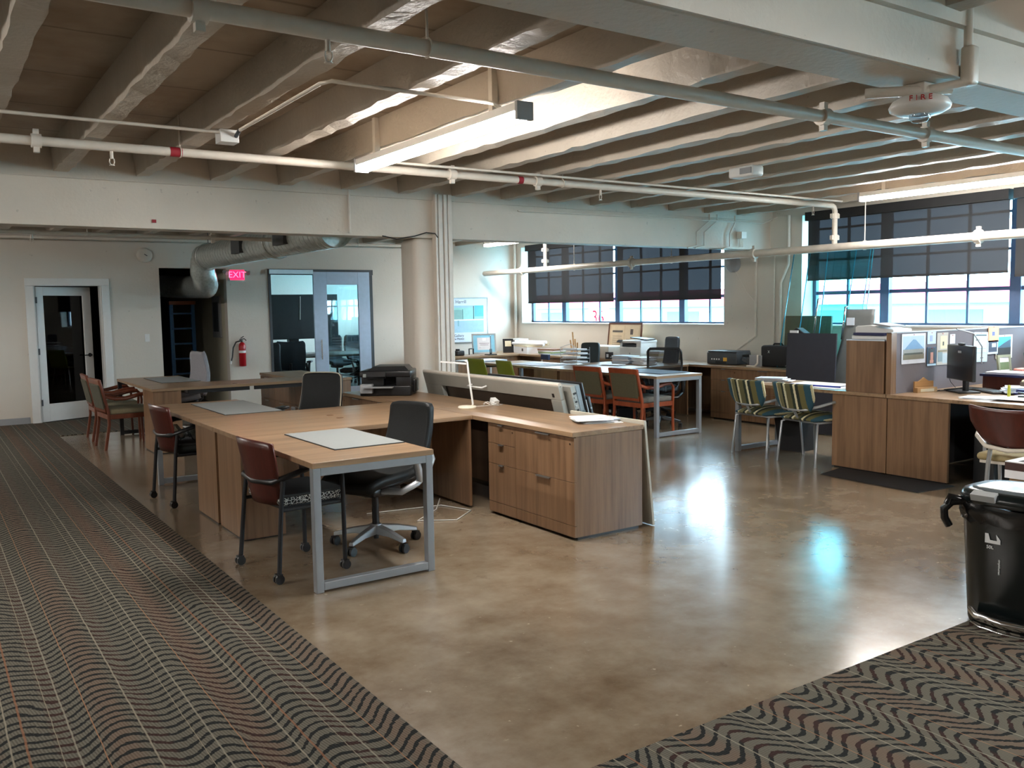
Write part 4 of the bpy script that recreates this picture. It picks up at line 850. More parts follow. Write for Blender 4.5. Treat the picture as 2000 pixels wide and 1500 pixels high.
loft([(.205, .275, .60, 0), (.215, .285, .63, 0), (.20, .27, .655, 0), (.165, .235, .662, 0)]).build('lid_rim', GB, t)
loft([(.175, .245, .655, .01), (.165, .235, .668, .01), (.12, .18, .672, .01), (.0, .0, .673, .01)]).build('lid', LIDM, t)
MB().cb((-.205, .11, .645), (.045, .11, .032), ry=-.35).build('lid_latch', mat('pale_grey_plastic', (168, 172, 174), .35), t)
n = 56; bag = MB(); vs = []; r = random.Random(5)
for j in range(5):
    for k, (x, y) in enumerate(sup(1, 1, n)):
        q = 1+r.uniform(-.03, .035)+(.02 if j in (1, 2) else 0); vs.append((x*.205*q, y*.275*q, .60-.022*j+r.uniform(-.006, .006)))
bag.add(vs, [(j*n+k, j*n+(k+1) % n, (j+1)*n+(k+1) % n, (j+1)*n+k) for j in range(4) for k in range(n)], True).build('bin_liner', mat('black_liner', (14, 15, 16), .18), t)
MB().tube([(-.14, .22, .60), (-.18, .275, .59), (-.20, .30, .555), (-.195, .30, .51), (-.18, .285, .47)], .02, 7).tube([(-.15, .24, .60), (-.19, .28, .615), (-.20, .285, .58)], .02, 7).build('liner_knot', mat('black_liner', (14, 15, 16), .18), t)
MB().tube([(-.175, .17, .075), (-.225, .12, .065), (-.24, 0, .06), (-.225, -.12, .065), (-.175, -.17, .075)], .017, 8, flat=1.4).build('pedal', CHROME, t)
MB().tube([(-.17, .17, .012), (-.215, .11, .012), (-.23, 0, .012), (-.215, -.11, .012), (-.17, -.17, .012)], .008, 8).build('base_trim', CHROME, t)
wl = mat('white_print', (214, 216, 216), .5)
MB().prism([(.035, .445), (.055, .47), (.05, .44), (.082, .44), (.09, .47), (.105, .47), (.105, .425), (.035, .425)], -.197, -.1955, 'x').build('white_emblem', wl, t)
text('capacity_lettering', '50L', .022, wl, t, (-.196, .082, .405), 'x', .0005)
text('side_lettering', 'simplehuman', .014, wl, t, (-.190, .04, .315), 'x', .0005, rot=-PI/2)
# boxes beyond the bin
t = L('box_stack', 'brown and white printed carton topmost, behind the pedal bin', 'box', (5.25, 2.15, .58)); MB().box(-.25, .5, -.3, .36, .0, .045).build('white_side', PAPER, t); MB().box(-.25, .5, -.3, .36, .046, .088).build('brown_side', mat('maroon_brown', (66, 42, 38), .6), t); MB().box(-.25, .5, -.3, .36, .089, .094).build('top_sheet', PAPER, t)
r = random.Random(8)
for k in range(9): MB().box(-.22, .45, -.26+.065*k, -.26+.065*k+.03+r.random()*.02, .0945, .0955).build('printed_stripe', mat('dark_print', (62, 56, 54), .7), t)
t = L('box_stack', 'plain carton carrying the printed carton behind the pedal bin', 'box', (5.25, 2.15, .012)); MB().box(-.24, .5, -.3, .34, 0, .565).build('carton', CARD, t, bevel=.004); MB().box(-.242, -.24, -.02, .04, .0, .565).build('tape_strip', CREAM, t)

# window-side things: small printer, phone, bag, boards, glass
t = L('printer', 'small black inkjet printer with yellow sticker on the wall credenza', 'printer', (9.42, 8.55, TOPZ), -PI/2+.12)
MB().rbox(-.25, .25, -.17, .17, .004, .17, .015).build('printer_body', DARKG, t); MB().rbox(-.24, .24, -.16, .17, .165, .19, .01).build('scanner_lid', DARKG, t)
MB().box(-.10, .08, -.173, -.168, .02, .05).build('paper_slot', BMATTE, t); MB().box(.03, .09, -.174, -.168, .05, .10).build('yellow_sticker', mat('yellow_orange', (216, 164, 62), .5), t)
for k in range(4): MB().cyl((-.16+.04*k, -.171, .075), (-.16+.04*k, -.174, .075), .011, n=10).build('control_button', WPLAS, t)
t = L('desk_phone', 'grey phone handset and stapler pile between the small printer and the black bag', 'phone', (9.35, 8.12, TOPZ), .3)
MB().cb((0, 0, .06), (.14, .16, .05), rx=.5).build('phone_base', DARKG, t); MB().tube([(-.05, -.09, .09), (.0, 0, .14), (.03, .1, .13)], .022, 8).build('handset', BPLAS, t)
t = L('file_sorter', 'curved beige metal file sorter beside the black bag', 'file sorter', (9.3, 7.98, TOPZ)); MB().tube([(-.1, .05, .008), (-.1, -.08, .008), (-.08, -.11, .05), (-.08, -.11, .16)], .013, 8).build('curved_frame', PIPEP, t); MB().box(-.02, .0, -.12, .08, .0, .15).build('divider', GPLAS, t)
t = L('briefcase', 'black fabric carry bag standing on the wall credenza', 'bag', (9.40, 7.68, TOPZ))
MB().rbox(-.10, .10, -.245, .215, .0, .285, .035).build('bag_body', BMATTE, t); MB().tube([(0, -.08, .28), (0, -.06, .305), (0, .06, .305), (0, .08, .28)], .012).build('carry_handle', BMATTE, t)
text('bag_mark', 'X', .05, wl, t, (-.102, .07, .20), 'x'); MB().tube([(-.105, -.2, .02), (-.105, -.235, .05), (-.105, -.235, .25)], .004, 6).build('piping', GPLAS, t)
t = thing('display_board', 'large plain black board leaning beside the black bag', 'board', (9.0, 6.8, .1), world=True)
MB().box(0, .02, 6.46, 7.16, 0, 1.20).xf(Matrix.Translation((8.88, 0, .01)) @ Matrix.Rotation(.05, 4, 'Y')).build('board_face', mat('charcoal_board', (44, 46, 56), .6, var=.05), t)
t = thing('brown_board', 'brown panel leaning behind the black board below the window', 'board', (9.62, 7.4, .1), world=True)
MB().box(0, .03, 7.02, 7.73, 0, 1.40).xf(Matrix.Translation((9.5, 0, .01)) @ Matrix.Rotation(.08, 4, 'Y')).build('board_face', mat('brown_panel', (112, 86, 64), .6), t)
t = thing('paper_bag', 'dark bag with white tag standing behind the black board', 'bag', (9.12, 7.2, .05), world=True)
MB().prism([(6.98, .01), (7.24, .01), (7.28, .95), (7.22, 1.2), (7.12, 1.27), (7.0, 1.2)], 9.05, 9.18, 'x').build('bag_body', BMATTE, t, bevel=.01); MB().box(9.03, 9.045, 7.08, 7.20, 1.17, 1.235).build('white_tag', PAPER, t)
def gsheet(label, xb, xt, y0, y1, h, dy=.0):
    t = thing('glass_sheet', label, 'glass', (xb, (y0+y1)/2, 0), world=True, group='tall tinted glass sheets leaning below the window')
    b = MB().add([(.006, y0, .02), (.006, y1, .02), (.006, y1, h), (.006, y0, h)], [(0, 1, 2, 3)]); b.v = [(x+(xt-xb)*z/h+xb, y+dy*z/h, z) for x, y, z in b.v]
    o = b.build('glass_pane', GLASSG, t); e = MB().box(0, .013, y0-.006, y0, .02, h).box(0, .013, y1, y1+.006, .02, h).box(0, .013, y0, y1, h, h+.006); e.v = [(x+(xt-xb)*z/h+xb, y+dy*z/h, z) for x, y, z in e.v]
    e.build('glass_edge', mat('glass_edge_teal', (36, 104, 120), .2), t); return t
g1 = gsheet('widest green-tinted glass sheet, left of the group', 9.15, 9.60, 6.70, 7.62, 2.27, -.03)
g2 = gsheet('middle green-tinted glass sheet with a long pull handle', 9.08, 9.52, 6.42, 7.28, 2.27)
g3 = gsheet('right-hand green-tinted glass sheet in front of the window frame', 9.02, 9.45, 6.28, 6.9, 2.28, .06)
MB().tube([(9.22, 6.56, 1.13), (9.18, 6.56, 1.13), (9.24, 6.56, 1.52), (9.28, 6.56, 1.52)], .013, 8).build('pull_handle', CHROME, g2)
MB().tube([(9.33, 7.05, 1.13), (9.29, 7.05, 1.13), (9.38, 7.05, 1.62), (9.42, 7.05, 1.62)], .011, 8).build('pull_handle', CHROME, g1)
t = thing('grey_panel', 'curved grey plastic panel standing right of the glass sheets', 'panel', (9.1, 6.1, 0), world=True)
MB().shell(lambda u, v: (9.05+.16*v, 6.27+.40*u-.12*math.sin(v*PI/2)*(1-u*.3)+.0*v+.06*math.sin(v*5)*u, .01+1.48*v), 8, 16, .03).build('panel_sheet', mat('olive_grey_plastic', (104, 108, 108), .5), t)
MB().box(9.17, 9.18, 6.39, 6.49, 1.30, 1.39).build('label_sticker', PAPERB, t)
tag(MB().box(8.95, 9.02, 6.05, 6.09, .74, 1.12).build('white_batten', WPLAS), 'white upright batten against the tall hutch', 'batten')
# hutch printer
t = L('printer', 'white printer on top of the tall wood hutch', 'printer', (7.48, 4.93, 1.225), -PI/2); t.scale = (1.12, 1.1, 1.25)
MB().rbox(-.17, .18, -.15, .17, .0, .03, .008).build('base', WPLAS, t); MB().box(-.14, .14, -.17, .0, .03, .05).build('paper_slot', mat('navy_plastic', (30, 36, 80), .4), t)
MB().prism([(-.17, .03), (.18, .03), (.18, .075), (.05, .085), (-.02, .105), (-.15, .10), (-.17, .09)], -.10, .17, 'y').build('printer_body', WPLAS, t, bevel=.006); MB().cb((.08, .0, .105), (.16, .22, .012), ry=.12).build('output_tray', GPLAS, t)
# papers on striped-chair desk
papers('loose open papers and booklets at the left end of the striped-chair desk', (7.62, 6.25, TOPZ), .5, 7, .22, .30, spread=.07, th=.006, seed=2)
t = papers('long open binder with blue edge on the striped-chair desk', (7.55, 5.62, TOPZ), .08, 3, .30, .55, spread=.01, th=.006, seed=6); MB().box(-.16, -.15, -.3, .28, 0, .02).build('blue_edge', mat('blue_cover', (28, 44, 150), .5), t)
papers('flat white sheets under the hutch end of the striped-chair desk', (7.48, 5.42, TOPZ), 0, 2, .34, .34, spread=.02, th=.003, seed=9)

# far desks
def tray(label, loc, rz):
    t = thing('letter_tray', label, 'letter tray', loc, rz)
    for k in range(4):
        z = .03+.06*k; w, h = .13, .17
        MB().tube([(-w, -h, z), (w, -h, z), (w, h, z), (-w, h, z)], .004, 6, True).tube([(-w, -h, z), (-w, -h, z+.03), (-w, h, z+.03), (-w, h, z)], .003, 6).build('tray_wire', SILVER, t)
        r = random.Random(k); MB().cb((r.uniform(-.01, .01), 0, z+.012), (.21, .29, .018), rz=r.uniform(-.08, .08)).build('paper', PAPER, t)
    for sx in (-1, 1):
        for sy in (-1, 1): MB().tube([(sx*.13, sy*.17, .0), (sx*.13, sy*.17, .25)], .004, 6).build('post', SILVER, t)
    MB().tube([(-.13, -.17, .25), (-.1, 0, .30), (-.13, .17, .25)], .004, 6).build('top_wire', SILVER, t); return t
tray('tall wire letter tray full of papers on the far desk', (7.92, 10.12, TOPZ), .1)
papers('thick stack of paper left of the mesh chair on the far desk', (8.58, 9.78, TOPZ), .2, 9, .26, .34, spread=.02, th=.013, seed=11)
papers('second stack of paper nearest the mesh chair', (8.62, 9.42, TOPZ), -.2, 7, .24, .32, spread=.02, th=.012, seed=12)
papers('loose white sheets in the middle of the far desk', (8.15, 9.6, TOPZ), .3, 3, .24, .32, spread=.05, th=.004, seed=13)
t = papers('large pale blue drawing sheets behind the green chairs', (7.52, 10.5, TOPZ), 0, 3, .5, .9, PAPERB, .02, .003, 'drawing_sheets', 14)
t = L('printer', 'white office laser printer with tilted screen on the far credenza', 'printer', (9.35, 10.35, TOPZ), -PI/2+.15)
MB().rbox(-.21, .21, -.2, .2, .0, .20, .015).build('printer_body', WPLAS, t); MB().box(-.16, .12, -.19, .1, .20, .24).build('output_slot', DARKG, t); MB().rbox(-.21, -.16, -.19, .2, .19, .27, .006).build('scanner_support', WPLAS, t); MB().rbox(.12, .21, -.19, .2, .19, .27, .006).build('scanner_support', WPLAS, t)
MB().rbox(-.22, .22, -.2, .2, .26, .30, .01).build('scanner_unit', WPLAS, t); MB().cb((-.19, -.22, .29), (.08, .06, .012), rx=.6).build('screen', DARKG, t); MB().cb((.08, .02, .325), (.30, .26, .015), ry=.1, rz=.1).build('feeder_tray', DARKG, t); MB().cyl((0, -.201, .10), (0, -.203, .10), .014, n=14).build('round_badge', GPLAS, t)
t = L('carton', 'small cream machine behind the dark chair on the far credenza', 'machine', (9.3, 11.1, TOPZ)); MB().rbox(-.18, .18, -.3, .3, 0, .20, .02).build('machine_body', PIPEP, t); MB().box(-.182, -.18, -.1, .05, .04, .14).build('vent', GPLAS, t)
t = L('small_box', 'small black and white patterned carton beside the white laser printer', 'box', (9.1, 10.75, TOPZ)); MB().box(-.04, .04, -.05, .05, 0, .11).build('carton', BPLAS, t); MB().box(-.042, -.04, -.03, .02, .03, .08).build('print_patch', PAPER, t)
for k in range(4): tag(MB().cb((9.3, 9.86, TOPZ+.02+.037*k), (.22, .26, .034), rz=.06*(k-1.5)).build('paper_ream', PAPER if k % 2 else CREAM), ['bottom ream of paper in the pile right of the white laser printer', 'second ream from the bottom in the pile right of the white laser printer', 'third ream from the bottom in the pile right of the white laser printer', 'topmost ream in the pile right of the white laser printer'][k], 'paper ream', 'paper reams beside the laser printer')
def frame(label, c, w, h, rz, lean_, fm, inner, mount=None, name='picture_frame'):
    t = thing(name, label, 'picture', c, rz); T = Matrix.Rotation(-lean_, 4, 'X')
    MB().box(-w/2, w/2, -.01, .01, 0, .025).box(-w/2, w/2, -.01, .01, h-.025, h).box(-w/2, -w/2+.025, -.01, .01, .025, h-.025).box(w/2-.025, w/2, -.01, .01, .025, h-.025).xf(T).build('frame', fm, t)
    MB().box(-w/2+.025, w/2-.025, -.004, .006, .025, h-.025).xf(T).build('mount_board', mount or PAPER, t)
    for (nm, x0, x1, z0, z1, mm) in inner: MB().box(-w/2+x0*w, -w/2+x1*w, -.0055-(.0008 if nm != 'print' else 0), -.004, z0*h, z1*h).xf(T).build(nm, mm, t)
    return t
INK = mat('grey_ink', (96, 88, 82), .8); TAN = mat('tan_parchment', (214, 188, 154), .7)
frame('large brown-framed double certificate leaning on the far credenza', (9.62, 11.02, TOPZ), .82, .56, -PI/2, .12, mat('brown_frame_wood', (104, 62, 44), .4),
      [('print', .08, .49, .05, .93, mat('parchment_light', (224, 202, 170), .7)), ('print', .51, .92, .05, .93, mat('parchment_light', (224, 202, 170), .7)), ('emblem', .67, .75, .66, .82, INK)]+[('text_line', .14, .42, .60-.06*k, .61-.06*k, INK) for k in range(6)]+[('text_line', .56, .86, .52-.06*k, .53-.06*k, INK) for k in range(5)]+[('text_line', .13, .44, .72, .78, INK)], TAN)
frame('blue matted certificate in silver frame on the corner desk', (8.72, 13.86, TOPZ), .46, .37, -.30, .16, ALU,
      [('print', .22, .80, .18, .80, mat('certificate_grey', (206, 204, 206), .7)), ('emblem', .44, .58, .64, .78, WPLAS), ('text_line', .30, .72, .50, .52, INK), ('text_line', .34, .68, .42, .44, INK), ('text_line', .28, .36, .28, .29, INK)], mat('sky_blue_mat', (126, 184, 206), .7))
frame('small dark desk frame between the certificate and the cartons', (9.18, 13.75, TOPZ), .20, .26, -.4, .15, BPLAS, [('print', .2, .8, .45, .85, CREAM)], BMATTE)
t = thing('monitor', 'thin monitor seen edge-on on the corner desk', 'monitor', (8.5, 13.3, TOPZ)); MB().cb((0, 0, .20), (.40, .018, .30), rz=1.0, rx=0).xf(Matrix.Rotation(0, 4, 'Z')).build('screen_panel', mat('bluish_grey_back', (120, 150, 170), .4), t); MB().cb((0, 0, .01), (.16, .16, .015)).cb((0, 0, .06), (.03, .03, .1)).build('stand', BPLAS, t)
tag(MB().tube([(8.2, 13.55, .745), (8.2, 13.55, .85), (8.38, 13.7, .85), (8.38, 13.7, .745)], .012).build('desk_rail', BPLAS), 'black bent tube holder on the corner desk', 'holder')
t = L('camera_case', 'small dark lump of cables beside the column on the corner desk', 'case', (8.0, 13.6, TOPZ)); MB().rbox(-.08, .08, -.1, .1, 0, .09, .02).build('case_body', BPLAS, t); MB().cyl((-.02, -.02, .09), (-.02, -.02, .12), .04).build('knob', BPLAS, t)
t = L('carton', 'white paper carton below the rolled drawings in the corner', 'box', (9.35, 13.35, TOPZ), -.2); MB().box(-.15, .15, -.30, .30, 0, .13).build('carton', PAPER, t); MB().box(-.152, -.15, -.12, -.05, .04, .09).build('print_patch', INK, t); MB().box(-.152, .152, -.302, .302, .12, .14).build('lid', CREAM, t)
t = L('carton', 'small open carton standing behind the rolled drawings', 'box', (9.5, 13.85, TOPZ)); MB().box(-.1, .1, -.16, .16, 0, .25).build('carton', PAPER, t); MB().box(-.102, -.1, -.1, .1, .15, .22).build('print_patch', INK, t)
for k in range(3): tag(MB().cyl((9.25+.05*k, 13.7-.02*k, TOPZ+.175+.035*(k == 1)), (9.35+.05*k, 12.85, TOPZ+.172+.035*(k == 1)), .028, n=12).build('paper_roll', PAPER if k != 2 else CREAM), ['left rolled drawing on the white corner carton', 'upper rolled drawing on the white corner carton', 'right rolled drawing on the white corner carton'][k], 'paper roll', 'rolled drawings')
for k, (mm, lb) in enumerate(((PAPERB, 'pale blue folder lowest in the pile by the far corner'), (mat('green_folder', (150, 176, 130), .6), 'green folder second in the pile by the far corner'), (PAPER, 'white folder third in the pile by the far corner'), (mat('brown_folder', (126, 84, 58), .6), 'brown folder topmost in the pile by the far corner'))):
    tag(MB().cb((9.3, 12.55, TOPZ+.014+.026*k), (.30, .42, .024), rz=.08*k-.1).build('folder', mm), lb, 'folder')
t = L('wooden_figure', 'wooden artist hand and peg figure on the far credenza', 'figurine', (9.45, 12.1, TOPZ))
MB().box(-.06, .06, -.1, .1, 0, .015).build('base', OAK, t)
for k, (y, h) in enumerate(((-.07, .22), (-.02, .28), (.03, .40), (.08, .26))): MB().tube([(0, y, .01), (.01, y*1.1, h*.5), (0, y*1.3, h)], .013, 7).build('finger', OAK, t)
t = L('table_leg_frame', 'white tubular side table frame beside the column', 'table', (7.7, 12.35, 0)); MB().box(-.35, .35, -.25, .25, .70, .725).build('tabletop', PAPERB, t)
for sx in (-1, 1):
    for sy in (-1, 1): MB().box(sx*.33-.015, sx*.33+.015, sy*.23-.015, sy*.23+.015, 0, .70).build('leg', WPLAS, t)
tag(MB().lathe([(.12, 0), (.14, .02), (.16, .22), (.15, .23)], (7.9, 11.7, 0.002), 20).build('steel_bin', ALU), 'round steel bin behind the green chairs', 'waste bin')
tag(MB().box(8.3, 8.34, 11.3, 11.5, TOPZ, .82).build('pen_holder', mat('navy_holder', (34, 44, 84), .5)), 'dark blue pen holder on the far desk behind the green chairs', 'holder')

# poster on the back wall behind the column
t = thing('art_poster', 'framed exhibition poster with teal painting on the back wall beyond the column', 'poster', (8.6, YB-.03, .94), world=True)
MB().box(8.02, 9.19, YB-.02, YB, .94, 1.765).build('poster_sheet', PAPERB, t)
MB().box(8.01, 9.20, YB-.03, YB-.015, 1.765, 1.78).box(8.01, 9.20, YB-.03, YB-.015, .925, .94).box(9.19, 9.20, YB-.03, YB-.015, .94, 1.765).box(8.01, 8.02, YB-.03, YB-.015, .94, 1.765).build('frame', ALU, t)
pq = lambda nm, x0, x1, z0, z1, c, e=0: MB().box(x0, x1, YB-.0225-e, YB-.0205, z0, z1).build(nm, mat('poster_%d_%d_%d' % c, c, .6), t)
pq('painting', 8.10, 9.10, 1.12, 1.63, (150, 186, 202)); pq('painted_field', 8.10, 9.10, 1.37, 1.59, (140, 196, 190), .001); pq('painted_wall', 8.10, 8.34, 1.37, 1.56, (96, 130, 128), .002); pq('painted_wall', 8.36, 8.62, 1.37, 1.55, (120, 164, 160), .002)
pq('painted_sky', 8.90, 9.10, 1.42, 1.63, (90, 178, 196), .002); pq('painted_ledge', 8.10, 9.12, 1.345, 1.37, (222, 240, 240), .002); pq('painted_post', 8.87, 8.885, 1.37, 1.62, (40, 70, 84), .003); pq('painted_post', 8.63, 8.64, 1.37, 1.56, (50, 84, 92), .003); pq('painted_drip', 8.52, 8.55, 1.24, 1.35, (120, 168, 180), .002)
text('title_lettering', 'James Harrill', .092, mat('poster_ink', (60, 66, 74), .7), t, (8.48, YB-.021, 1.70), 'y', .0008)
text('gallery_lettering', 'Munson Gallery', .072, mat('poster_ink', (60, 66, 74), .7), t, (8.42, YB-.021, 1.06), 'y', .0008); text('place_lettering', 'Santa Fe, New Mexico', .052, mat('poster_ink', (60, 66, 74), .7), t, (8.42, YB-.021, 1.0), 'y', .0008)

# cluttered desk at right
t = L('monitor', 'black computer monitor seen from behind on the cluttered desk', 'monitor', (7.86, 4.36, TOPZ), -PI/2-.62)
MB().rbox(-.245, .245, -.02, .02, .11, .43, .012).build('screen_panel', BPLAS, t); MB().rbox(-.16, .16, .015, .04, .16, .38, .02).build('rear_housing', BPLAS, t); MB().box(-.03, .03, .03, .06, .01, .24).build('stand_neck', BPLAS, t); MB().rbox(-.13, .13, -.08, .12, .0, .016, .006).build('stand_base', BPLAS, t); MB().box(-.02, .04, -.024, -.02, .36, .38).build('logo_bar', GPLAS, t); MB().rbox(-.035, .035, -.02, .02, .43, .45, .006).build('webcam', DARKG, t)
t = L('card_holder', 'scalloped light wood plaque holder on the cluttered desk', 'plaque', (7.66, 4.60, TOPZ), -.25)
pts = [(-.11, 0), (.11, 0), (.11, .10), (.06, .10), (.03, .115), (0, .135), (-.03, .115), (-.06, .10), (-.11, .10)]
MB().prism(pts, -.008, .008, 'y').build('back_plate', OAK, t); MB().box(-.115, .115, -.05, -.008, 0, .045).build('front_ledge', OAK, t); MB().box(-.08, .075, -.053, -.05, .008, .034).build('name_plate', CREAM, t)
def card(label, x0, x1, z0, z1, c, extras=(), name='pinned_card', tilt=0, cat='picture', dy=.0):
    t = thing(name, label, cat, ((x0+x1)/2, 4.668-dy, (z0+z1)/2)); T = Matrix.Rotation(tilt, 4, 'Y'); w, h = x1-x0, z1-z0
    MB().box(-w/2, w/2, -.002, .002, -h/2, h/2).xf(T).build('card', mat('card_%d_%d_%d' % c, c, .65), t)
    for i, (a, b, d, e, cc) in enumerate(extras): MB().box(-w/2+a*w, -w/2+b*w, -.0028-.0003*i, -.002, -h/2+d*h, -h/2+e*h).xf(T).build('print_patch', mat('card_%d_%d_%d' % cc, cc, .65), t)
    MB().cyl((0, -.006, h/2-.01), (0, -.001, h/2-.01), .004, n=8).build('pin', REDP, t); return t
t = card('pinned calendar sheet with blue mountain over a brown plain', 7.41, 7.79, 1.0, 1.275, (214, 220, 230), [(.06, .94, .14, .92, (176, 196, 216)), (.06, .94, .14, .48, (150, 152, 148)), (.06, .94, .14, .32, (126, 122, 104)), (.10, .88, .30, .36, (78, 84, 76))], 'calendar_sheet')
w = .38*.88; MB().prism([(-.15, -.005), (-.05, .06), (-.01, .085), (.03, .08), (.08, .045), (.16, -.005)], -.0046, -.0035, 'y').build('mountain', mat('mountain_blue', (116, 152, 186), .7), t)
card('pinned pale blue slip above the portrait photo', 7.82, 7.96, 1.17, 1.285, (186, 202, 226), [(.3, .6, .2, .7, (150, 164, 196))])
card('pinned small portrait photo with blue backing', 7.82, 7.97, .965, 1.14, (60, 84, 110), [(.1, .9, .12, .95, (44, 52, 58)), (.36, .66, .3, .72, (196, 138, 120)), (.3, .7, .14, .3, (204, 148, 130)), (0, 1, 0, .1, (196, 224, 238))])
card('pinned tan collage with scribbles beside the portrait', 7.98, 8.17, .965, 1.27, (176, 168, 158), [(.3, .9, .5, .9, (206, 196, 160)), (.1, .5, .1, .4, (120, 136, 140)), (.5, .95, .05, .35, (170, 184, 190)), (.5, .62, .6, .72, (70, 66, 60)), (.1, .9, .4, .46, (130, 118, 90))])
card('pinned small blank white card', 8.20, 8.29, 1.16, 1.25, (216, 220, 224))
card('pinned tall white printed schedule sheet', 8.62, 8.88, .96, 1.255, (204, 230, 240), [(.12, .88, .88, .92, (40, 50, 60)), (.12, .4, .72, .75, (60, 70, 80)), (.5, .7, .12, .15, (40, 50, 60)), (.12, .85, .3, .31, (120, 140, 150)), (.12, .85, .45, .46, (120, 140, 150))], dy=.004, tilt=.03)
card('pinned orange and pink leaflet', 8.88, 9.08, 1.15, 1.31, (222, 160, 120), [(.1, .9, .1, .9, (226, 176, 130)), (.35, .6, .4, .65, (90, 100, 160))], dy=.008)
card('pinned black and white photo below the orange leaflet', 8.87, 9.07, 1.03, 1.165, (206, 216, 230), [(.1, .9, .15, .9, (60, 70, 90)), (.4, .8, .5, .8, (196, 206, 216))], dy=.008)
t = card('pinned photo of a dark building against blue sky', 9.04, 9.36, .975, 1.215, (214, 212, 200), [(.05, .9, .1, .92, (70, 176, 214)), (.05, .9, .1, .5, (44, 48, 52))], dy=.004)
MB().prism([(-.14, -.01), (.0, .04), (.12, .075), (.12, -.01)], -.0046, -.0035, 'y').build('roof_shape', mat('slate_roof', (66, 92, 112), .6), t)
conduit('grey cable arching from the partition top behind the monitor', [(8.25, 4.63, 1.30), (8.5, 4.6, 1.25), (8.62, 4.58, 1.12), (8.62, 4.58, .95)], .007, GPLAS, 'cable')
conduit('thin dark cable hanging down the partition left of the monitor', [(8.2, 4.64, .95), (8.12, 4.63, .88), (8.15, 4.62, .80), (8.2, 4.6, .745)], .003, BPLAS, 'cable')
for k in range(4): tag(MB().tube([(7.74+.03*k, 4.56-.02*k, .742+.004*k), (8.0, 4.50-.04*k, .745+.01*k), (8.3, 4.42-.05*k, .742)], .005).build('cable', BPLAS if k % 2 else GPLAS), ['rearmost loose cable beside the plaque holder', 'second loose cable beside the plaque holder', 'third loose cable beside the plaque holder', 'nearest loose cable beside the plaque holder'][k], 'cable', 'loose desk cables')
papers('wide spread of white papers along the edge of the cluttered desk', (7.62, 3.55, TOPZ+.008), .1, 5, .34, .55, spread=.05, th=.003, seed=21)
papers('crumpled blue and white papers right of the monitor', (8.1, 3.95, TOPZ), .6, 7, .28, .26, PAPERB, .04, .008, seed=22)
t = L('letter_tray', 'flat dark blue tray with white papers on it behind the monitor', 'letter tray', (8.45, 4.22, .86)); MB().box(-.16, .16, -.22, .2, 0, .02).build('tray', mat('navy_plastic', (30, 36, 80), .4), t); MB().cb((0, 0, .03), (.26, .34, .02), rz=.1).build('paper', PAPER, t); MB().box(-.14, .14, -.18, .18, -.123, 0).build('support_box', CHERRYD, t)
t = L('box_small', 'brown shoebox with cream card on top at the right edge', 'box', (8.25, 3.86, TOPZ)); MB().box(-.1, .1, -.18, .12, 0, .10).build('carton', mat('brown_carton', (106, 92, 80), .7), t); MB().cb((-.01, -.03, .112), (.2, .3, .012), rz=.3).build('cream_card', CREAM, t)
t = L('marker_pen', 'upright yellow-green plastic bottle at the edge of the cluttered desk', 'bottle', (7.60, 3.80, TOPZ)); MB().lathe([(.012, 0), (.013, .08), (.010, .09), (.012, .10), (.012, .115), (.001, .12)], (0, 0, 0), 12).build('bottle_body', mat('lime_plastic', (186, 186, 62), .4), t)
frame('green and white photo frame at the right edge', (9.0, 4.25, .86), .26, .20, -.2, .15, mat('dark_green_frame', (20, 70, 54), .5), [('print', .25, .8, .2, .75, mat('photo_mauve', (130, 106, 100), .6))])
frame('small sage green card frame left of the green photo frame', (8.75, 4.42, .86), .2, .18, -.1, .12, mat('sage_frame', (150, 156, 130), .6), [('print', .15, .85, .2, .6, mat('sage_print', (116, 136, 98), .6))])
t = L('shelf_riser', 'low dark shelf riser carrying the frames on the cluttered desk', 'shelf', (8.9, 4.3, TOPZ)); MB().box(-.25, .4, -.35, .25, .10, .122).build('shelf_board', CHERRYD, t); MB().box(-.25, -.23, -.35, .25, 0, .10).build('side_board', CHERRYD, t); MB().box(.38, .4, -.35, .25, 0, .10).build('side_board', CHERRYD, t)
tag(MB().rbox(8.62, 8.78, 4.2, 4.28, .86, .92, .012).build('tissue_pack', mat('salmon_plastic', (204, 128, 116), .6)), 'salmon pink pack on the shelf riser', 'pack')
t = L('keyboard', 'black keyboard lying in front of the monitor on the cluttered desk', 'keyboard', (8.05, 4.2, TOPZ), -.6); MB().rbox(-.08, .08, -.21, .21, 0, .018, .006).build('key_case', BPLAS, t)
for k in range(4): MB().box(-.065+.034*k, -.038+.034*k, -.2, .2, .018, .022).build('key_row', DARKG, t)
papers('stack of dark blue and white folders between the monitor and the brown shoebox', (8.02, 3.72, TOPZ), -.3, 6, .30, .24, mat('navy_folder', (34, 48, 112), .5), .04, .009, seed=31)
papers('white newspaper sheets under the yellow-green bottle', (7.52, 3.95, TOPZ), .2, 3, .24, .34, spread=.03, th=.003, seed=33)
t = L('stapler', 'dark grey stapler beside the yellow-green bottle', 'stapler', (7.62, 3.66, TOPZ+.02), .5); MB().rbox(-.02, .02, -.07, .07, 0, .015, .005).build('base', DARKG, t); MB().cb((0, 0, .03), (.03, .14, .016), rx=.12).build('arm', BPLAS, t)
t = L('mug', 'small maroon mug behind the white papers on the cluttered desk', 'mug', (7.95, 3.55, TOPZ+.02)); MB().lathe([(.035, 0), (.04, .01), (.04, .09), (.034, .09), (.034, .02), (.0001, .018)], (0, 0, 0), 18).build('mug_body', CHERRYD, t); MB().tube([(.038, 0, .02), (.065, 0, .03), (.065, 0, .065), (.038, 0, .075)], .006).build('handle', CHERRYD, t)
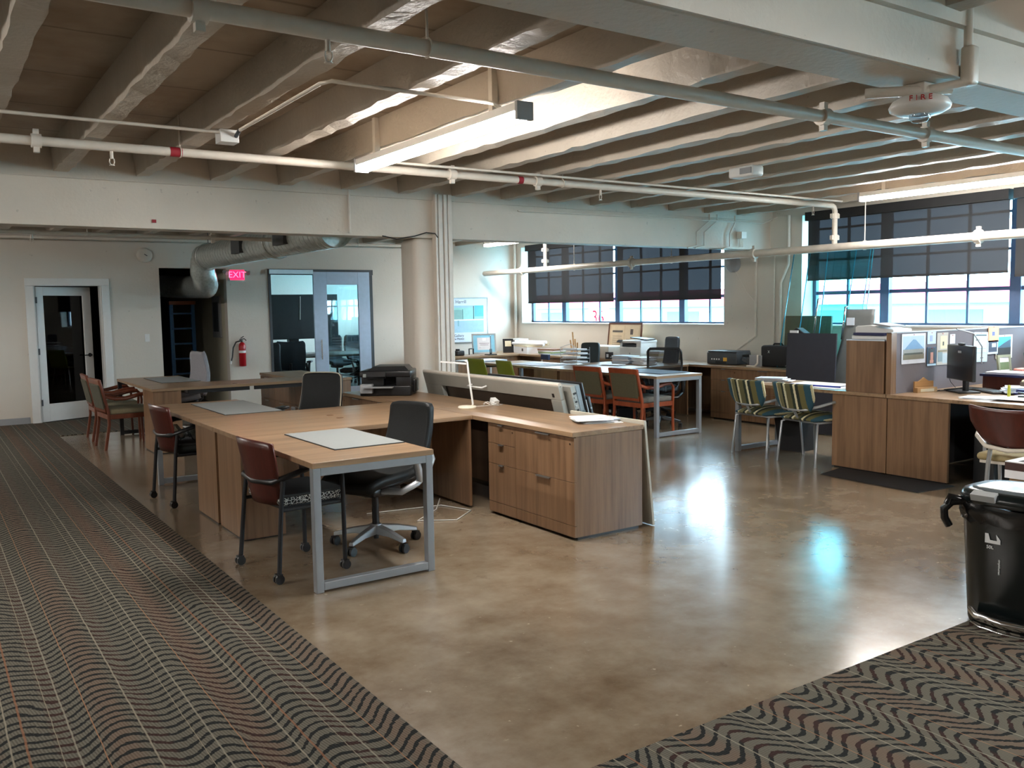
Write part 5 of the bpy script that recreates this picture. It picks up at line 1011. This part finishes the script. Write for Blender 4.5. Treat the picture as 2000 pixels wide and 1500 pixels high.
# cable on floor, tower under desk
conduit('white cord lying on the floor under the nearest desk bridge', [(3.5, 6.3, .012), (3.3, 6.0, .006), (3.0, 5.75, .006), (3.25, 5.6, .006), (3.5, 5.8, .006), (3.4, 6.1, .006), (2.8, 6.2, .006)], .004, WPLAS, 'cord')
t = L('computer_tower', 'second black computer tower added to darken the space under the cluttered desk', 'computer', (8.0, 3.5, 0)); MB().rbox(-.2, .2, -.1, .1, 0, .45, .008).build('tower_case', BPLAS, t); MB().box(-.203, -.2, -.05, .05, .38, .41).build('drive_slot', GPLAS, t)  # this tower and the storage box are added to deepen the dark here
t = L('storage_box', 'dark storage box added to fill the dark under the cluttered desk', 'box', (8.5, 3.9, 0)); MB().box(-.25, .25, -.5, .5, 0, .5).build('box_body', BMATTE, t, bevel=.01); MB().box(-.255, .255, -.505, .505, .5, .52).build('lid', BPLAS, t)
t = L('computer_tower', 'black computer tower under the cluttered desk', 'computer', (7.62, 3.9, 0)); MB().rbox(-.2, .2, -.09, .09, 0, .42, .008).build('tower_case', BPLAS, t); MB().box(-.203, -.2, -.02, .01, .27, .36).build('front_label', GPLAS, t)

# meeting room
t = thing('meeting_table', 'dark meeting table behind the sliding door', 'table', (6.6, 16.4, 0)); MB().rbox(-.9, 1.6, -.6, .9, .70, .735, .01).build('tabletop', mat('grey_brown_top', (96, 88, 82), .35), t)
for (x, y) in ((-.7, -.4), (1.4, -.4), (-.7, .7), (1.4, .7)): MB().box(x-.04, x+.04, y-.04, y+.04, 0, .70).build('leg', BPLAS, t)
for i, (x, y, rz, lb) in enumerate(((5.35, 15.45, -.9, 'leftmost dark meeting chair in the open door gap'), (5.75, 15.75, -.5, 'second dark meeting chair in the open door gap'), (7.5, 17.9, PI, 'dark chair left of the far side of the meeting table'), (8.1, 17.9, PI, 'middle dark chair on the far side of the meeting table'), (8.8, 17.6, 2.6, 'right dark chair on the far side of the meeting table'), (6.85, 15.35, .5, 'black task chair with white base seen through the glass door'))):
    task_chair(lb, (x, y, 0), rz, mat('dark_teal_fabric', (34, 44, 50), .7), BPLAS, WPLAS if i == 5 else BPLAS, h=1.02, bw=.46, arms=i in (1, 5), name='meeting_chair')
t = thing('television', 'large black wall screen in the meeting room', 'television', (6.5, 17.7, 1.4)); MB().rbox(-.95, .95, -.04, .04, -.40, .52, .01).build('screen_panel', BMATTE, t); MB().box(-.1, .1, .04, .2, -1.4, .2).build('stand_column', BPLAS, t); MB().box(-.5, .5, -.1, .3, -1.4, -1.37).build('stand_base', BPLAS, t); MB().tube([(.13, -.045, .48), (.11, -.045, 0)], .008).build('hanging_cord', PIPEP, t)
